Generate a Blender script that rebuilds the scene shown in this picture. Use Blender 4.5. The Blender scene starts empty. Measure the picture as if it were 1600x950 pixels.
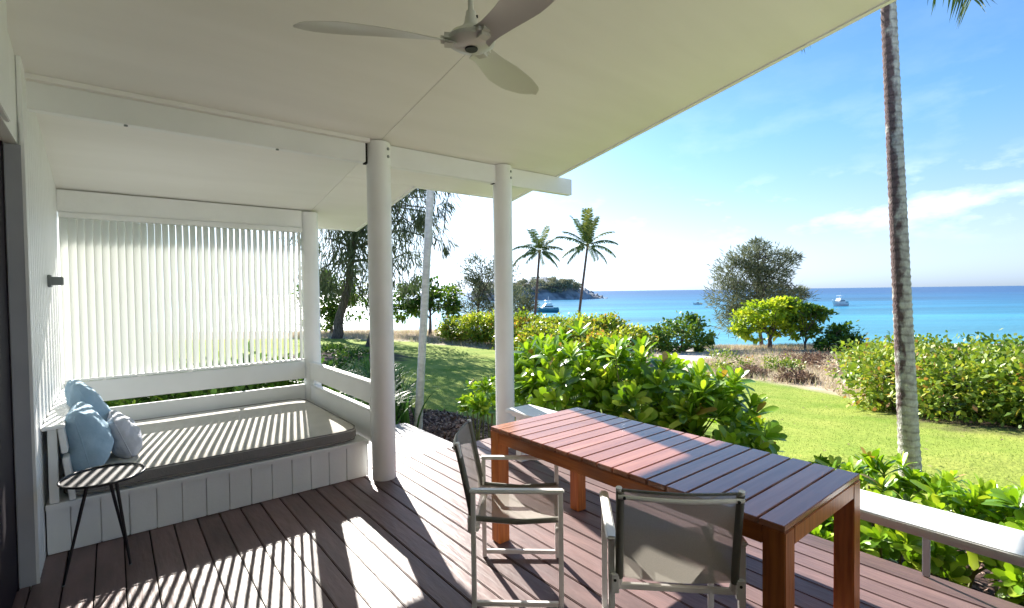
import bpy, bmesh, math, random
import numpy as np
from mathutils import Vector, Matrix, Euler
R = math.radians
random.seed(7); rng = np.random.default_rng(11)
sc = bpy.context.scene
col = sc.collection

# ------------------------------------------------------------------ camera
YAW, PITCH, ROLL = R(38.81), R(-1.377), R(-.74)
F = Vector((math.sin(YAW)*math.cos(PITCH), math.cos(YAW)*math.cos(PITCH), math.sin(PITCH)))
Rt = Vector((math.cos(YAW), -math.sin(YAW), 0)); Up = Rt.cross(F)
Rt2 = Rt*math.cos(ROLL)+Up*math.sin(ROLL); Up2 = Up*math.cos(ROLL)-Rt*math.sin(ROLL)
cd = bpy.data.cameras.new('camera'); cam = bpy.data.objects.new('camera', cd); col.objects.link(cam)
cam.matrix_world = Matrix(((Rt2.x, Up2.x, -F.x, 0), (Rt2.y, Up2.y, -F.y, 0), (Rt2.z, Up2.z, -F.z, 1.62), (0, 0, 0, 1)))
cd.sensor_width = 36; cd.lens = 777.25/1600*36; cd.clip_start = .05; cd.clip_end = 30000
sc.camera = cam

# ------------------------------------------------------------------ sky, sun, exposure
SUN_AZ, SUN_EL = math.atan2(.27, 1.0), R(29.2)
w = bpy.data.worlds.new('World'); sc.world = w; w.use_nodes = True
nt = w.node_tree; nt.nodes.clear()
def N(nt, t, **k):
    n = nt.nodes.new(t)
    for a, b in k.items():
        if a.startswith('i_'):
            n.inputs[a[2:].replace('_', ' ')].default_value = b
        else: setattr(n, a, b)
    return n
def L(nt, a, ao, b, bi): nt.links.new(a.outputs[ao], b.inputs[bi])
out = N(nt, 'ShaderNodeOutputWorld'); bg = N(nt, 'ShaderNodeBackground'); bg.inputs['Strength'].default_value = .082
sky = N(nt, 'ShaderNodeTexSky', sky_type='NISHITA', sun_disc=False, sun_elevation=SUN_EL, sun_rotation=SUN_AZ,
        air_density=1.0, dust_density=.6, ozone_density=3.6, altitude=0)
tc = N(nt, 'ShaderNodeTexCoord')
mp = N(nt, 'ShaderNodeMapping'); mp.inputs['Scale'].default_value = (1, 1, 2.6); mp.inputs['Location'].default_value = (.35, .1, .2)
L(nt, tc, 'Generated', mp, 'Vector')
nz = N(nt, 'ShaderNodeTexNoise'); nz.inputs['Scale'].default_value = 5.2; nz.inputs['Detail'].default_value = 7; nz.inputs['Roughness'].default_value = .58
L(nt, mp, 'Vector', nz, 'Vector')
rp = N(nt, 'ShaderNodeValToRGB'); rp.color_ramp.elements[0].position = .50; rp.color_ramp.elements[1].position = .66
L(nt, nz, 'Fac', rp, 'Fac')
# the clouds keep to a low band above the horizon
sx = N(nt, 'ShaderNodeSeparateXYZ'); L(nt, tc, 'Generated', sx, 'Vector')
bd = N(nt, 'ShaderNodeValToRGB'); e = bd.color_ramp.elements
e[0].position = .06; e[0].color = (0, 0, 0, 1); e[1].position = .10; e[1].color = (1, 1, 1, 1)
x = e.new(.155); x.color = (1, 1, 1, 1); x = e.new(.20); x.color = (.12, .12, .12, 1); x = e.new(.27); x.color = (.12, .12, .12, 1); x = e.new(.34); x.color = (0.04, .04, .04, 1)
L(nt, sx, 'Z', bd, 'Fac')
mu = N(nt, 'ShaderNodeMath', operation='MULTIPLY'); L(nt, rp, 'Color', mu, 0); L(nt, bd, 'Color', mu, 1)
mu2 = N(nt, 'ShaderNodeMath', operation='MULTIPLY'); L(nt, mu, 0, mu2, 0); mu2.inputs[1].default_value = .75
mx = N(nt, 'ShaderNodeMixRGB'); L(nt, mu2, 0, mx, 'Fac'); L(nt, sky, 'Color', mx, 'Color1'); mx.inputs['Color2'].default_value = (7.6, 7.9, 8.4, 1)
# humid sea air: near the horizon the sky pales to a bluish white, all the way round
bw = N(nt, 'ShaderNodeRGBToBW'); L(nt, mx, 'Color', bw, 0)
tn = N(nt, 'ShaderNodeMixRGB', blend_type='MULTIPLY'); tn.inputs['Fac'].default_value = 1; L(nt, bw, 0, tn, 1); tn.inputs['Color2'].default_value = (.66, .79, .97, 1)
hz_ = N(nt, 'ShaderNodeMapRange'); hz_.interpolation_type = 'SMOOTHSTEP'; hz_.inputs['From Min'].default_value = 0; hz_.inputs['From Max'].default_value = .30; hz_.inputs['To Min'].default_value = .9; hz_.inputs['To Max'].default_value = 0
L(nt, sx, 'Z', hz_, 0); mh = N(nt, 'ShaderNodeMixRGB'); L(nt, hz_, 0, mh, 'Fac'); L(nt, mx, 'Color', mh, 1); L(nt, tn, 0, mh, 2)
hs = N(nt, 'ShaderNodeHueSaturation'); hs.inputs['Saturation'].default_value = 1.2
L(nt, mh, 'Color', hs, 'Color'); L(nt, hs, 'Color', bg, 'Color'); L(nt, bg, 0, out, 0)
sd = bpy.data.lights.new('sun', 'SUN'); sd.energy = 5.0; sd.angle = R(.42); sd.color = (1, .95, .86)
sun = bpy.data.objects.new('sun', sd); col.objects.link(sun)
sdir = Vector((math.sin(SUN_AZ)*math.cos(SUN_EL), math.cos(SUN_AZ)*math.cos(SUN_EL), math.sin(SUN_EL)))
sun.rotation_euler = sdir.to_track_quat('Z', 'Y').to_euler()
sc.view_settings.view_transform = 'Standard'; sc.view_settings.look = 'None'
sc.view_settings.exposure = 1.55; sc.view_settings.gamma = 1
sc.cycles.max_bounces = 9; sc.cycles.diffuse_bounces = 7; sc.cycles.transparent_max_bounces = 12

# ------------------------------------------------------------------ materials
def mat(name, base, rough=.5, spec=.5, col2=None, nscale=8, ndetail=4, stretch=(1, 1, 1), bump=0, bscale=30, rand=0, attr=None, ring=0, side=None,
        ramp=None, transl=0, transp=0, metal=0, coat=0, coords='Object', lohi=(.35, .65), tcol=None):
    m = bpy.data.materials.new(name); m.use_nodes = True; t = m.node_tree; b = t.nodes['Principled BSDF']; o = t.nodes['Material Output']
    b.inputs['Roughness'].default_value = rough; b.inputs['Specular IOR Level'].default_value = spec
    b.inputs['Metallic'].default_value = metal; b.inputs['Coat Weight'].default_value = coat
    c = N(t, 'ShaderNodeTexCoord'); mpp = N(t, 'ShaderNodeMapping'); mpp.inputs['Scale'].default_value = stretch
    if rand or coords == 'Object':
        oi = N(t, 'ShaderNodeObjectInfo'); va = N(t, 'ShaderNodeVectorMath', operation='ADD'); ml = N(t, 'ShaderNodeMath', operation='MULTIPLY')
        ml.inputs[1].default_value = 37.; L(t, oi, 'Random', ml, 0); L(t, c, 'Object', va, 0); L(t, ml, 0, va, 1); L(t, va, 0, mpp, 'Vector')
    else: L(t, c, coords, mpp, 'Vector')
    cur = N(t, 'ShaderNodeRGB'); cur.outputs[0].default_value = (*base, 1); co = 0
    if attr or ramp:
        r = N(t, 'ShaderNodeValToRGB'); els = r.color_ramp.elements
        rr = ramp
        while len(els) < len(rr): els.new(.5)
        for k, (p, cc) in enumerate(rr): els[k].position = p; els[k].color = (*cc, 1)
        if attr: a = N(t, 'ShaderNodeAttribute', attribute_name=attr); L(t, a, 'Fac', r, 'Fac')
        else: L(t, oi, 'Random', r, 'Fac')
        cur = r; co = 'Color'
    if col2:
        n1 = N(t, 'ShaderNodeTexNoise'); n1.inputs['Scale'].default_value = nscale; n1.inputs['Detail'].default_value = ndetail
        L(t, mpp, 'Vector', n1, 'Vector')
        mr = N(t, 'ShaderNodeMapRange'); mr.inputs['From Min'].default_value = lohi[0]; mr.inputs['From Max'].default_value = lohi[1]; L(t, n1, 'Fac', mr, 'Value')
        m2 = N(t, 'ShaderNodeMixRGB'); L(t, mr, 0, m2, 'Fac'); L(t, cur, co, m2, 'Color1'); m2.inputs['Color2'].default_value = (*col2, 1)
        cur = m2; co = 'Color'
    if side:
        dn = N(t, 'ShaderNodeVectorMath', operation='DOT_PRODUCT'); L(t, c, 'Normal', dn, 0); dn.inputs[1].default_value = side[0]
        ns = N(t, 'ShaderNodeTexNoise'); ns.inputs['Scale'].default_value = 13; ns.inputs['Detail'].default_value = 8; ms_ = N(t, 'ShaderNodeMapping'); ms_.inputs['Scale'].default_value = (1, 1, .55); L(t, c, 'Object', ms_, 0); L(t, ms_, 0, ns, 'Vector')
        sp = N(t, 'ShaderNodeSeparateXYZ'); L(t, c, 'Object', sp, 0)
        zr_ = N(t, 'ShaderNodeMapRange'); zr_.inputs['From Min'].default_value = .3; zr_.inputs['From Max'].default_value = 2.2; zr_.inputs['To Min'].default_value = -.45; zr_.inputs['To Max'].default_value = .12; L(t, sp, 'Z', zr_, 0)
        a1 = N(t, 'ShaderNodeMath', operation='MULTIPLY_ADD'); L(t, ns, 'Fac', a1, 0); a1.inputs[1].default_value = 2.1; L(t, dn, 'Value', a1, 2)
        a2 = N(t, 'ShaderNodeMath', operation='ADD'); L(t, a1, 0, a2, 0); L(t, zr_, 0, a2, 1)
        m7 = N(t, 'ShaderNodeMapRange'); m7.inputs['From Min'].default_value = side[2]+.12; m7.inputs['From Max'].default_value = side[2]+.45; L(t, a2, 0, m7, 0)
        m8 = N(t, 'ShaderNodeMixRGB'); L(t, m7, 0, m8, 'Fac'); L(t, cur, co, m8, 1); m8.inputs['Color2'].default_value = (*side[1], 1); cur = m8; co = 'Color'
    if ring:
        wv = N(t, 'ShaderNodeTexWave', wave_type='BANDS', bands_direction='Z'); wv.inputs['Scale'].default_value = ring; wv.inputs['Distortion'].default_value = 5; wv.inputs['Detail'].default_value = 3; L(t, c, 'Object', wv, 'Vector')
        mr5 = N(t, 'ShaderNodeMapRange'); mr5.inputs['From Max'].default_value = .35; mr5.inputs['To Min'].default_value = .70; mr5.inputs['To Max'].default_value = 1.; L(t, wv, 'Fac', mr5, 0)
        m6 = N(t, 'ShaderNodeMixRGB', blend_type='MULTIPLY'); m6.inputs['Fac'].default_value = 1; L(t, cur, co, m6, 1); L(t, mr5, 0, m6, 2); cur = m6; co = 'Color'
    if rand:
        mr2 = N(t, 'ShaderNodeMapRange'); mr2.inputs['To Min'].default_value = 1-rand; mr2.inputs['To Max'].default_value = 1+rand; L(t, oi, 'Random', mr2, 'Value')
        hv = N(t, 'ShaderNodeHueSaturation'); L(t, mr2, 0, hv, 'Value'); L(t, cur, co, hv, 'Color'); cur = hv; co = 'Color'
    L(t, cur, co, b, 'Base Color')
    if bump:
        n2 = N(t, 'ShaderNodeTexNoise'); n2.inputs['Scale'].default_value = bscale; n2.inputs['Detail'].default_value = 5
        L(t, mpp, 'Vector', n2, 'Vector'); bp = N(t, 'ShaderNodeBump'); bp.inputs['Strength'].default_value = bump; bp.inputs['Distance'].default_value = .02
        L(t, n2, 'Fac', bp, 'Height'); L(t, bp, 0, b, 'Normal')
    last = b
    if transl:
        tr = N(t, 'ShaderNodeBsdfTranslucent')
        if tcol: 
            hm = N(t, 'ShaderNodeMixRGB', blend_type='MULTIPLY'); hm.inputs['Fac'].default_value = 1; L(t, cur, co, hm, 'Color1'); hm.inputs['Color2'].default_value = (*tcol, 1); L(t, hm, 0, tr, 'Color')
        else: L(t, cur, co, tr, 'Color')
        ms = N(t, 'ShaderNodeMixShader'); ms.inputs[0].default_value = transl; L(t, b, 0, ms, 1); L(t, tr, 0, ms, 2); last = ms
    if transp:
        tp = N(t, 'ShaderNodeBsdfTransparent'); ms = N(t, 'ShaderNodeMixShader'); ms.inputs[0].default_value = transp
        L(t, last, 0, ms, 1); L(t, tp, 0, ms, 2); last = ms
    L(t, last, 0, o, 0)
    return m
M = {}
M['white'] = mat('white_paint', (.87, .88, .875), .45, .4, col2=(.83, .84, .83), nscale=3, bump=.05, bscale=60)
M['slat'] = mat('slat_paint', (.88, .89, .87), .4, .3, transl=.42)
M['ceiling'] = mat('ceiling_paint', (.88, .865, .845), .6, .2, col2=(.835, .82, .795), nscale=1.2, bump=.04, bscale=9, stretch=(.5, 3, 1))
M['dark_gap'] = mat('dark_gap', (.03, .03, .028), .9, .1)
M['door_room'] = mat('dark_door_room', (.010, .005, .011), .6, .2, col2=(.014, .008, .014), nscale=2)  # dark door leaf; on the room surfaces it paints in the unlit interior
M['jamb'] = mat('grey_jamb', (.42, .43, .47), .5, .4, col2=(.38, .39, .43), nscale=4)
M['deck'] = mat('deck_boards', (.205, .130, .123), .44, .38, col2=(.145, .095, .092), nscale=4, ndetail=7, stretch=(3, .6, 1), bump=.2, bscale=12, rand=.24)
M['table'] = mat('table_wood', (.42, .19, .115), .22, .8, col2=(.32, .135, .08), nscale=3, ndetail=6, stretch=(.6, 8, 8), bump=.06, bscale=10, rand=.2)
M['table_leg'] = mat('table_wood_upright', (.50, .16, .035), .36, .5, col2=(.32, .085, .018), nscale=4, ndetail=8, stretch=(12, 12, .8), bump=.15, bscale=10, rand=.1)
M['table_rail'] = mat('table_wood_rail', (.46, .135, .028), .40, .5, col2=(.32, .085, .018), nscale=4, ndetail=8, stretch=(12, .8, 12), bump=.15, bscale=10, rand=.1)
M['alu'] = mat('powder_coated_tube', (.90, .87, .85), .34, .5, col2=(.87, .84, .82), nscale=20)
M['mesh'] = mat('sling_mesh', (.42, .39, .345), .6, .3, col2=(.38, .355, .315), nscale=300, ndetail=1, transl=.3, transp=.3)
M['mesh2'] = mat('sling_hem', (.17, .165, .14), .6, .3)
M['screw'] = mat('screw', (.03, .03, .03), .4, .5)
M['steel_black'] = mat('black_steel', (.012, .012, .016), .35, .5)
M['tabletop_dark'] = mat('dark_tray', (.06, .056, .058), .5, .3, col2=(.05, .046, .048), nscale=12)
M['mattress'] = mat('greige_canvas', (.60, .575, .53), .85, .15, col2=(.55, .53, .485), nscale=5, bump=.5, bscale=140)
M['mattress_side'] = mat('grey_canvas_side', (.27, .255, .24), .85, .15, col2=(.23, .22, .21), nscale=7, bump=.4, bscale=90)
M['blue'] = mat('pale_blue_linen', (.36, .50, .62), .85, .15, col2=(.31, .45, .57), nscale=14, bump=.9, bscale=9)
M['lilac'] = mat('pale_lilac_linen', (.56, .58, .64), .85, .15, col2=(.49, .51, .58), nscale=14, bump=.9, bscale=9)
M['fan'] = mat('fan_satin', (.66, .65, .60), .28, .5)
M['fanblade'] = mat('fan_blade_clear', (.66, .68, .60), .22, .5, transl=.3, transp=.12)
M['grey'] = mat('grey_metal', (.20, .22, .22), .45, .5)
M['paver'] = mat('pale_paver', (.42, .40, .40), .6, .3, col2=(.34, .33, .34), nscale=5, bump=.2, bscale=40, rand=.06)
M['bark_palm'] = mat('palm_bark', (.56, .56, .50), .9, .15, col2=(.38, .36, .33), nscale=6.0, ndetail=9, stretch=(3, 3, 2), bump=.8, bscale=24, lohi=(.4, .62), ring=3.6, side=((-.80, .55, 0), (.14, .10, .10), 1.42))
M['bark_slim'] = mat('slim_palm_bark', (.64, .63, .62), .85, .15, col2=(.50, .49, .48), nscale=4, ndetail=6, stretch=(2, 2, 6), bump=.4, bscale=18)
M['bark'] = mat('tree_bark', (.16, .13, .12), .95, .1, col2=(.07, .055, .05), nscale=6, stretch=(3, 3, .7), bump=.6, bscale=8)
M['stem'] = mat('green_stem', (.22, .24, .10), .7, .2, col2=(.16, .14, .08), nscale=9)
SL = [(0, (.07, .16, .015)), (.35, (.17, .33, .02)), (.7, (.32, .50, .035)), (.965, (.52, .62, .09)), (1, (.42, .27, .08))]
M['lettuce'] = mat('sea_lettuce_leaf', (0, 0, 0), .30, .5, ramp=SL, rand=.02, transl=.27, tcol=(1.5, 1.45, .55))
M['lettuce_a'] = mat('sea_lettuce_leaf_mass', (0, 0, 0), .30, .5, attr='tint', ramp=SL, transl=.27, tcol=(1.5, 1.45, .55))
YG = [(0, (.07, .14, .02)), (.4, (.20, .31, .035)), (.75, (.42, .47, .07)), (.93, (.50, .42, .08)), (1, (.42, .22, .07))]
M['hedge'] = mat('hedge_leaf', (0, 0, 0), .45, .3, attr='tint', ramp=YG, transl=.35, tcol=(1.4, 1.3, .6))
RH = [(0, (.05, .10, .018)), (.4, (.14, .24, .03)), (.75, (.33, .42, .06)), (.93, (.48, .46, .10)), (1, (.36, .20, .09))]
M['rhedge'] = mat('right_hedge_leaf', (0, 0, 0), .45, .3, attr='tint', ramp=RH, transl=.26, tcol=(1.4, 1.3, .6))
CG = [(0, (.045, .065, .036)), (.5, (.10, .13, .07)), (1, (.20, .22, .12))]
M['casuarina'] = mat('casuarina_needle', (0, 0, 0), .7, .15, attr='tint', ramp=CG, transl=.25)
GG = [(0, (.035, .09, .018)), (.5, (.075, .17, .025)), (1, (.22, .30, .04))]
M['scrub'] = mat('grey_green_scrub', (0, 0, 0), .8, .1, attr='tint', ramp=[(0, (.10, .12, .07)), (.5, (.21, .23, .14)), (1, (.34, .33, .20))], transl=.2)
M['green'] = mat('green_leaf', (0, 0, 0), .5, .25, attr='tint', ramp=GG, transl=.3, tcol=(1.4, 1.3, .6))
AL = [(0, (.15, .27, .02)), (.5, (.34, .47, .03)), (1, (.60, .62, .07))]
M['almond'] = mat('almond_leaf', (0, 0, 0), .5, .25, attr='tint', ramp=AL, transl=.4, tcol=(1.4, 1.3, .6))
PG = [(0, (.04, .085, .022)), (.5, (.09, .16, .035)), (1, (.30, .31, .06))]
M['frond'] = mat('palm_leaflet', (0, 0, 0), .6, .2, attr='tint', ramp=PG, transl=.15)
M['agap'] = mat('strap_leaf', (0, 0, 0), .45, .3, attr='tint', ramp=[(0, (.03, .09, .02)), (1, (.08, .20, .03))], transl=.2)
M['dry'] = mat('dry_grass', (0, 0, 0), .9, .1, attr='tint', ramp=[(0, (.34, .25, .18)), (.45, (.60, .49, .37)), (.8, (.72, .62, .44)), (1, (.36, .44, .12))], transl=.2)
M['grassblade'] = mat('lawn_blade', (0, 0, 0), .6, .2, attr='tint', ramp=[(0, (.16, .24, .035)), (.6, (.23, .31, .05)), (1, (.38, .39, .13))], transl=.35)
M['heath'] = mat('brown_heath', (0, 0, 0), .9, .1, attr='tint', ramp=[(0, (.12, .075, .06)), (.6, (.26, .17, .12)), (1, (.40, .30, .20))], transl=.15)
M['mulchchip'] = mat('bark_chip', (0, 0, 0), .95, .1, attr='tint', ramp=[(0, (.06, .035, .03)), (.6, (.22, .14, .11)), (1, (.45, .34, .27))])
M['hullwhite'] = mat('hull_white', (.80, .82, .84), .3, .5); M['hullteal'] = mat('hull_teal', (.04, .22, .30), .35, .5)
M['glass'] = mat('tinted_glass', (.03, .06, .08), .1, .5)
M['deckbase'] = mat('deck_base', (.02, .016, .015), .9, .1)

# ------------------------------------------------------------------ helpers
def link(o, parent=None):
    col.objects.link(o)
    if parent is not None: o.parent = parent
    return o
def tag(o, label=None, cat=None, group=None, kind=None):
    if label: o['label'] = label
    if cat: o['category'] = cat
    if group: o['group'] = group
    if kind: o['kind'] = kind
    return o
def empty(name, loc=(0, 0, 0), rz=0, label=None, cat=None, group=None):
    o = bpy.data.objects.new(name, None); o.empty_display_size = .1; o.location = loc; o.rotation_euler = (0, 0, rz)
    link(o); return tag(o, label, cat, group)
class MB:
    def __init__(s): s.bm = bmesh.new()
    def box(s, x0, x1, y0, y1, z0, z1, bev=0, mtx=None):
        b = s.bm if not bev else bmesh.new()
        v = [b.verts.new((x, y, z)) for x in (x0, x1) for y in (y0, y1) for z in (z0, z1)]
        for f in ((0, 1, 3, 2), (4, 6, 7, 5), (0, 4, 5, 1), (2, 3, 7, 6), (0, 2, 6, 4), (1, 5, 7, 3)): b.faces.new([v[i] for i in f])
        if bev:
            bmesh.ops.bevel(b, geom=b.edges[:], offset=bev, segments=2, affect='EDGES', clamp_overlap=True)
            me = bpy.data.meshes.new('t'); b.to_mesh(me); b.free()
            if mtx: me.transform(mtx)
            s.bm.from_mesh(me); bpy.data.meshes.remove(me)
        elif mtx: bmesh.ops.transform(b, matrix=mtx, verts=v)
        return s
    def tube(s, pts, rad, seg=10, cap=True, flat=None):
        pts = [Vector(p) for p in pts]; rad = rad if isinstance(rad, (list, tuple)) else [rad]*len(pts)
        rings = []; prev = None
        for i, p in enumerate(pts):
            t = (pts[min(i+1, len(pts)-1)]-pts[max(i-1, 0)]).normalized()
            if prev is None: a = t.cross(Vector((0, 0, 1)) if abs(t.z) < .9 else Vector((1, 0, 0))).normalized()
            else: a = (prev-t*prev.dot(t)).normalized()
            prev = a; b = t.cross(a)
            rings.append([s.bm.verts.new(p+(a*math.cos(2*math.pi*k/seg)+b*math.sin(2*math.pi*k/seg)*(flat or 1))*rad[i]) for k in range(seg)])
        for i in range(len(rings)-1):
            for k in range(seg): s.bm.faces.new((rings[i][k], rings[i][(k+1) % seg], rings[i+1][(k+1) % seg], rings[i+1][k]))
        if cap: s.bm.faces.new(rings[0][::-1]); s.bm.faces.new(rings[-1])
        return s
    def sqtube(s, p0, p1, w, h, up=(0, 0, 1), bev=.003):
        p0, p1 = Vector(p0), Vector(p1); t = (p1-p0); l = t.length; t.normalize(); up = Vector(up)
        a = t.cross(up)
        if a.length < .1: a = t.cross(Vector((0, 1, 0)))
        a.normalize(); b = a.cross(t)
        m = Matrix(((t.x, a.x, b.x, p0.x), (t.y, a.y, b.y, p0.y), (t.z, a.z, b.z, p0.z), (0, 0, 0, 1)))
        return s.box(0, l, -w/2, w/2, -h/2, h/2, bev, m)
    def lathe(s, prof, seg=32, c=(0, 0, 0)):
        rings = []
        for r, z in prof:
            if r < 1e-5: rings.append([s.bm.verts.new((c[0], c[1], c[2]+z))])
            else: rings.append([s.bm.verts.new((c[0]+r*math.cos(2*math.pi*k/seg), c[1]+r*math.sin(2*math.pi*k/seg), c[2]+z)) for k in range(seg)])
        for i in range(len(rings)-1):
            A, B = rings[i], rings[i+1]
            for k in range(seg):
                k2 = (k+1) % seg
                if len(A) == 1 and len(B) > 1: s.bm.faces.new((A[0], B[k2], B[k]))
                elif len(B) == 1 and len(A) > 1: s.bm.faces.new((A[k], A[k2], B[0]))
                elif len(A) > 1: s.bm.faces.new((A[k], A[k2], B[k2], B[k]))
        return s
    def build(s, name, m, parent=None, smooth=False):
        bmesh.ops.recalc_face_normals(s.bm, faces=s.bm.faces[:])
        me = bpy.data.meshes.new(name); s.bm.to_mesh(me); s.bm.free()
        me.materials.append(m)
        if smooth:
            me.polygons.foreach_set('use_smooth', [True]*len(me.polygons))
            me.set_sharp_from_angle(angle=R(40))
        return link(bpy.data.objects.new(name, me), parent)
def copy_tree(o, parent=None):
    c = o.copy(); col.objects.link(c)
    if parent is not None: c.parent = parent
    for ch in list(o.children): copy_tree(ch, c)
    return c
def npmesh(name, verts, faces, m, parent=None, tint=None, smooth=False):
    """faces: (n,k) int array, tint: per-face float"""
    me = bpy.data.meshes.new(name); nf, k = faces.shape
    me.vertices.add(len(verts)); me.vertices.foreach_set('co', verts.astype(np.float32).ravel())
    me.loops.add(nf*k); me.loops.foreach_set('vertex_index', faces.astype(np.int32).ravel())
    me.polygons.add(nf); me.polygons.foreach_set('loop_start', np.arange(0, nf*k, k, dtype=np.int32))
    me.update(calc_edges=True)
    if tint is not None:
        a = me.attributes.new('tint', 'FLOAT', 'FACE'); a.data.foreach_set('value', tint.astype(np.float32))
    if smooth: me.polygons.foreach_set('use_smooth', np.ones(nf, bool))
    me.materials.append(m)
    return link(bpy.data.objects.new(name, me), parent)
def nrm(v): return v/np.maximum(np.linalg.norm(v, axis=-1, keepdims=True), 1e-9)
def cards(c, d, n, ln, wd, droop=.0):
    """leaf quads: base c, direction d, face normal n; returns verts, faces (kite folded on its midrib)"""
    d = nrm(d); s = nrm(np.cross(d, n)); k = len(c)
    ln = np.broadcast_to(ln, (k,))[:, None]; wd = np.broadcast_to(wd, (k,))[:, None]
    mid = c+d*ln*.5; tip = c+d*ln+np.array([0, 0, -1.])*droop*ln
    v = np.stack([c, mid+s*wd*.5, tip, mid-s*wd*.5], 1).reshape(-1, 3)
    return v, np.arange(4*k).reshape(k, 4)
def rdir(n): return nrm(rng.normal(size=(n, 3)))

# ------------------------------------------------------------------ ground shape
def dfar_l(th):
    return np.interp(th, [-1.2, -.6, -.35, -.25, -.14, -.02, .15, .32, .40, .49, .58, .68, .8, 1., 1.3, 1.8], [34, 34, 33, 31, 29, 26, 24, 22, 19.5, 17.2, 15.1, 12.5, 11, 9.5, 8.5, 8])
CY, SY = math.cos(YAW), math.sin(YAW)
def ud(x, y): return x*CY-y*SY, x*SY+y*CY
def xy(u, d): return u*CY+d*SY, -u*SY+d*CY
def G(x, y):
    x = np.asarray(x, float); y = np.asarray(y, float)
    u, d = ud(x, y); dd = np.maximum(0, d-6)
    t = np.clip((u/np.maximum(d, 4)+.25)/.6, 0, 1); t = t*t*(3-2*t)
    zr = -.45-2.6*(1-np.exp(-np.minimum(dd, 29)/20)); zl = -.45-1.5*(1-np.exp(-dd/30))
    dc = 44-9*t
    z = zl*(1-t)+zr*t-.14*np.maximum(0, d-dc)
    z = z+.05*np.sin(x*.9+1)*np.sin(y*.7)*np.clip((d-9)/8, 0, 1)
    return np.maximum(z, -9)
def g(x, y): return float(G(x, y))
us = np.unique(np.concatenate([np.arange(-400, -14, 12), np.arange(-14, 24, .25), np.arange(24, 60, 1.5), np.arange(60, 420, 14)]))
ds = np.unique(np.concatenate([np.arange(-40, 2, 3), np.arange(2, 24, .22), np.arange(24, 60, .7), np.arange(60, 420, 14)]))
U, D = np.meshgrid(us, ds); X, Y = xy(U, D); Z = G(X, Y)
V = np.stack([X, Y, Z], -1).reshape(-1, 3); nu = len(us)
i0 = (np.arange(len(ds)-1)[:, None]*nu+np.arange(nu-1)[None]).ravel()
ground = npmesh('ground', V, np.stack([i0, i0+1, i0+nu+1, i0+nu], 1), M['white'], smooth=True)
tag(ground, kind='structure')
def sm(a, b, x): t = np.clip((x-a)/(b-a), 0, 1); return t*t*(3-2*t)
x, y = V[:, 0], V[:, 1]; u, d = ud(x, y)
wob = .5*np.sin(x*1.3+y*.4)+.35*np.sin(y*2.1-x*.7)
lawn = sm(-.5, .5, (dfar_l(u/np.maximum(d, .5))-d)*np.where(d < 20, 1.2, .8)+wob*.5)*(d > 0)
bed = np.zeros_like(x)
def blob(cx, cy, rx, ry, soft=.25): return 1-sm(1-soft, 1+soft, np.hypot((x-cx)/rx, (y-cy)/ry)+.08*np.sin(7*x)+.06*np.sin(9*y+2))
bed = np.maximum(bed, blob(3.9, 7.35, 1.0, 1.75)); bed = np.maximum(bed, blob(3.9, 1.5, 1.5, 3.6)); bed = np.maximum(bed, blob(7.5, 21, 2.6, 3.5))
bed = np.maximum(bed, blob(1.5, 8, 1.6, 5)); bed = np.maximum(bed, blob(14.6, 1.6, 3.9, 1.7))
sandp = np.maximum(blob(20.5, 12.9, 1.4, .8), blob(28, 17.8, 3.2, 2.2)); sandp = np.maximum(sandp, blob(2.0, 15.5, 2.8, 6.5)); sandp = np.maximum(sandp, blob(24, 15.2, 3, 1.2)); sandp = np.maximum(sandp, sm(46, 52, d))
for nme, arr in (('lawn', lawn), ('bed', bed), ('sand', sandp)):
    a = ground.data.attributes.new(nme, 'FLOAT', 'POINT'); a.data.foreach_set('value', arr.astype(np.float32))
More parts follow.
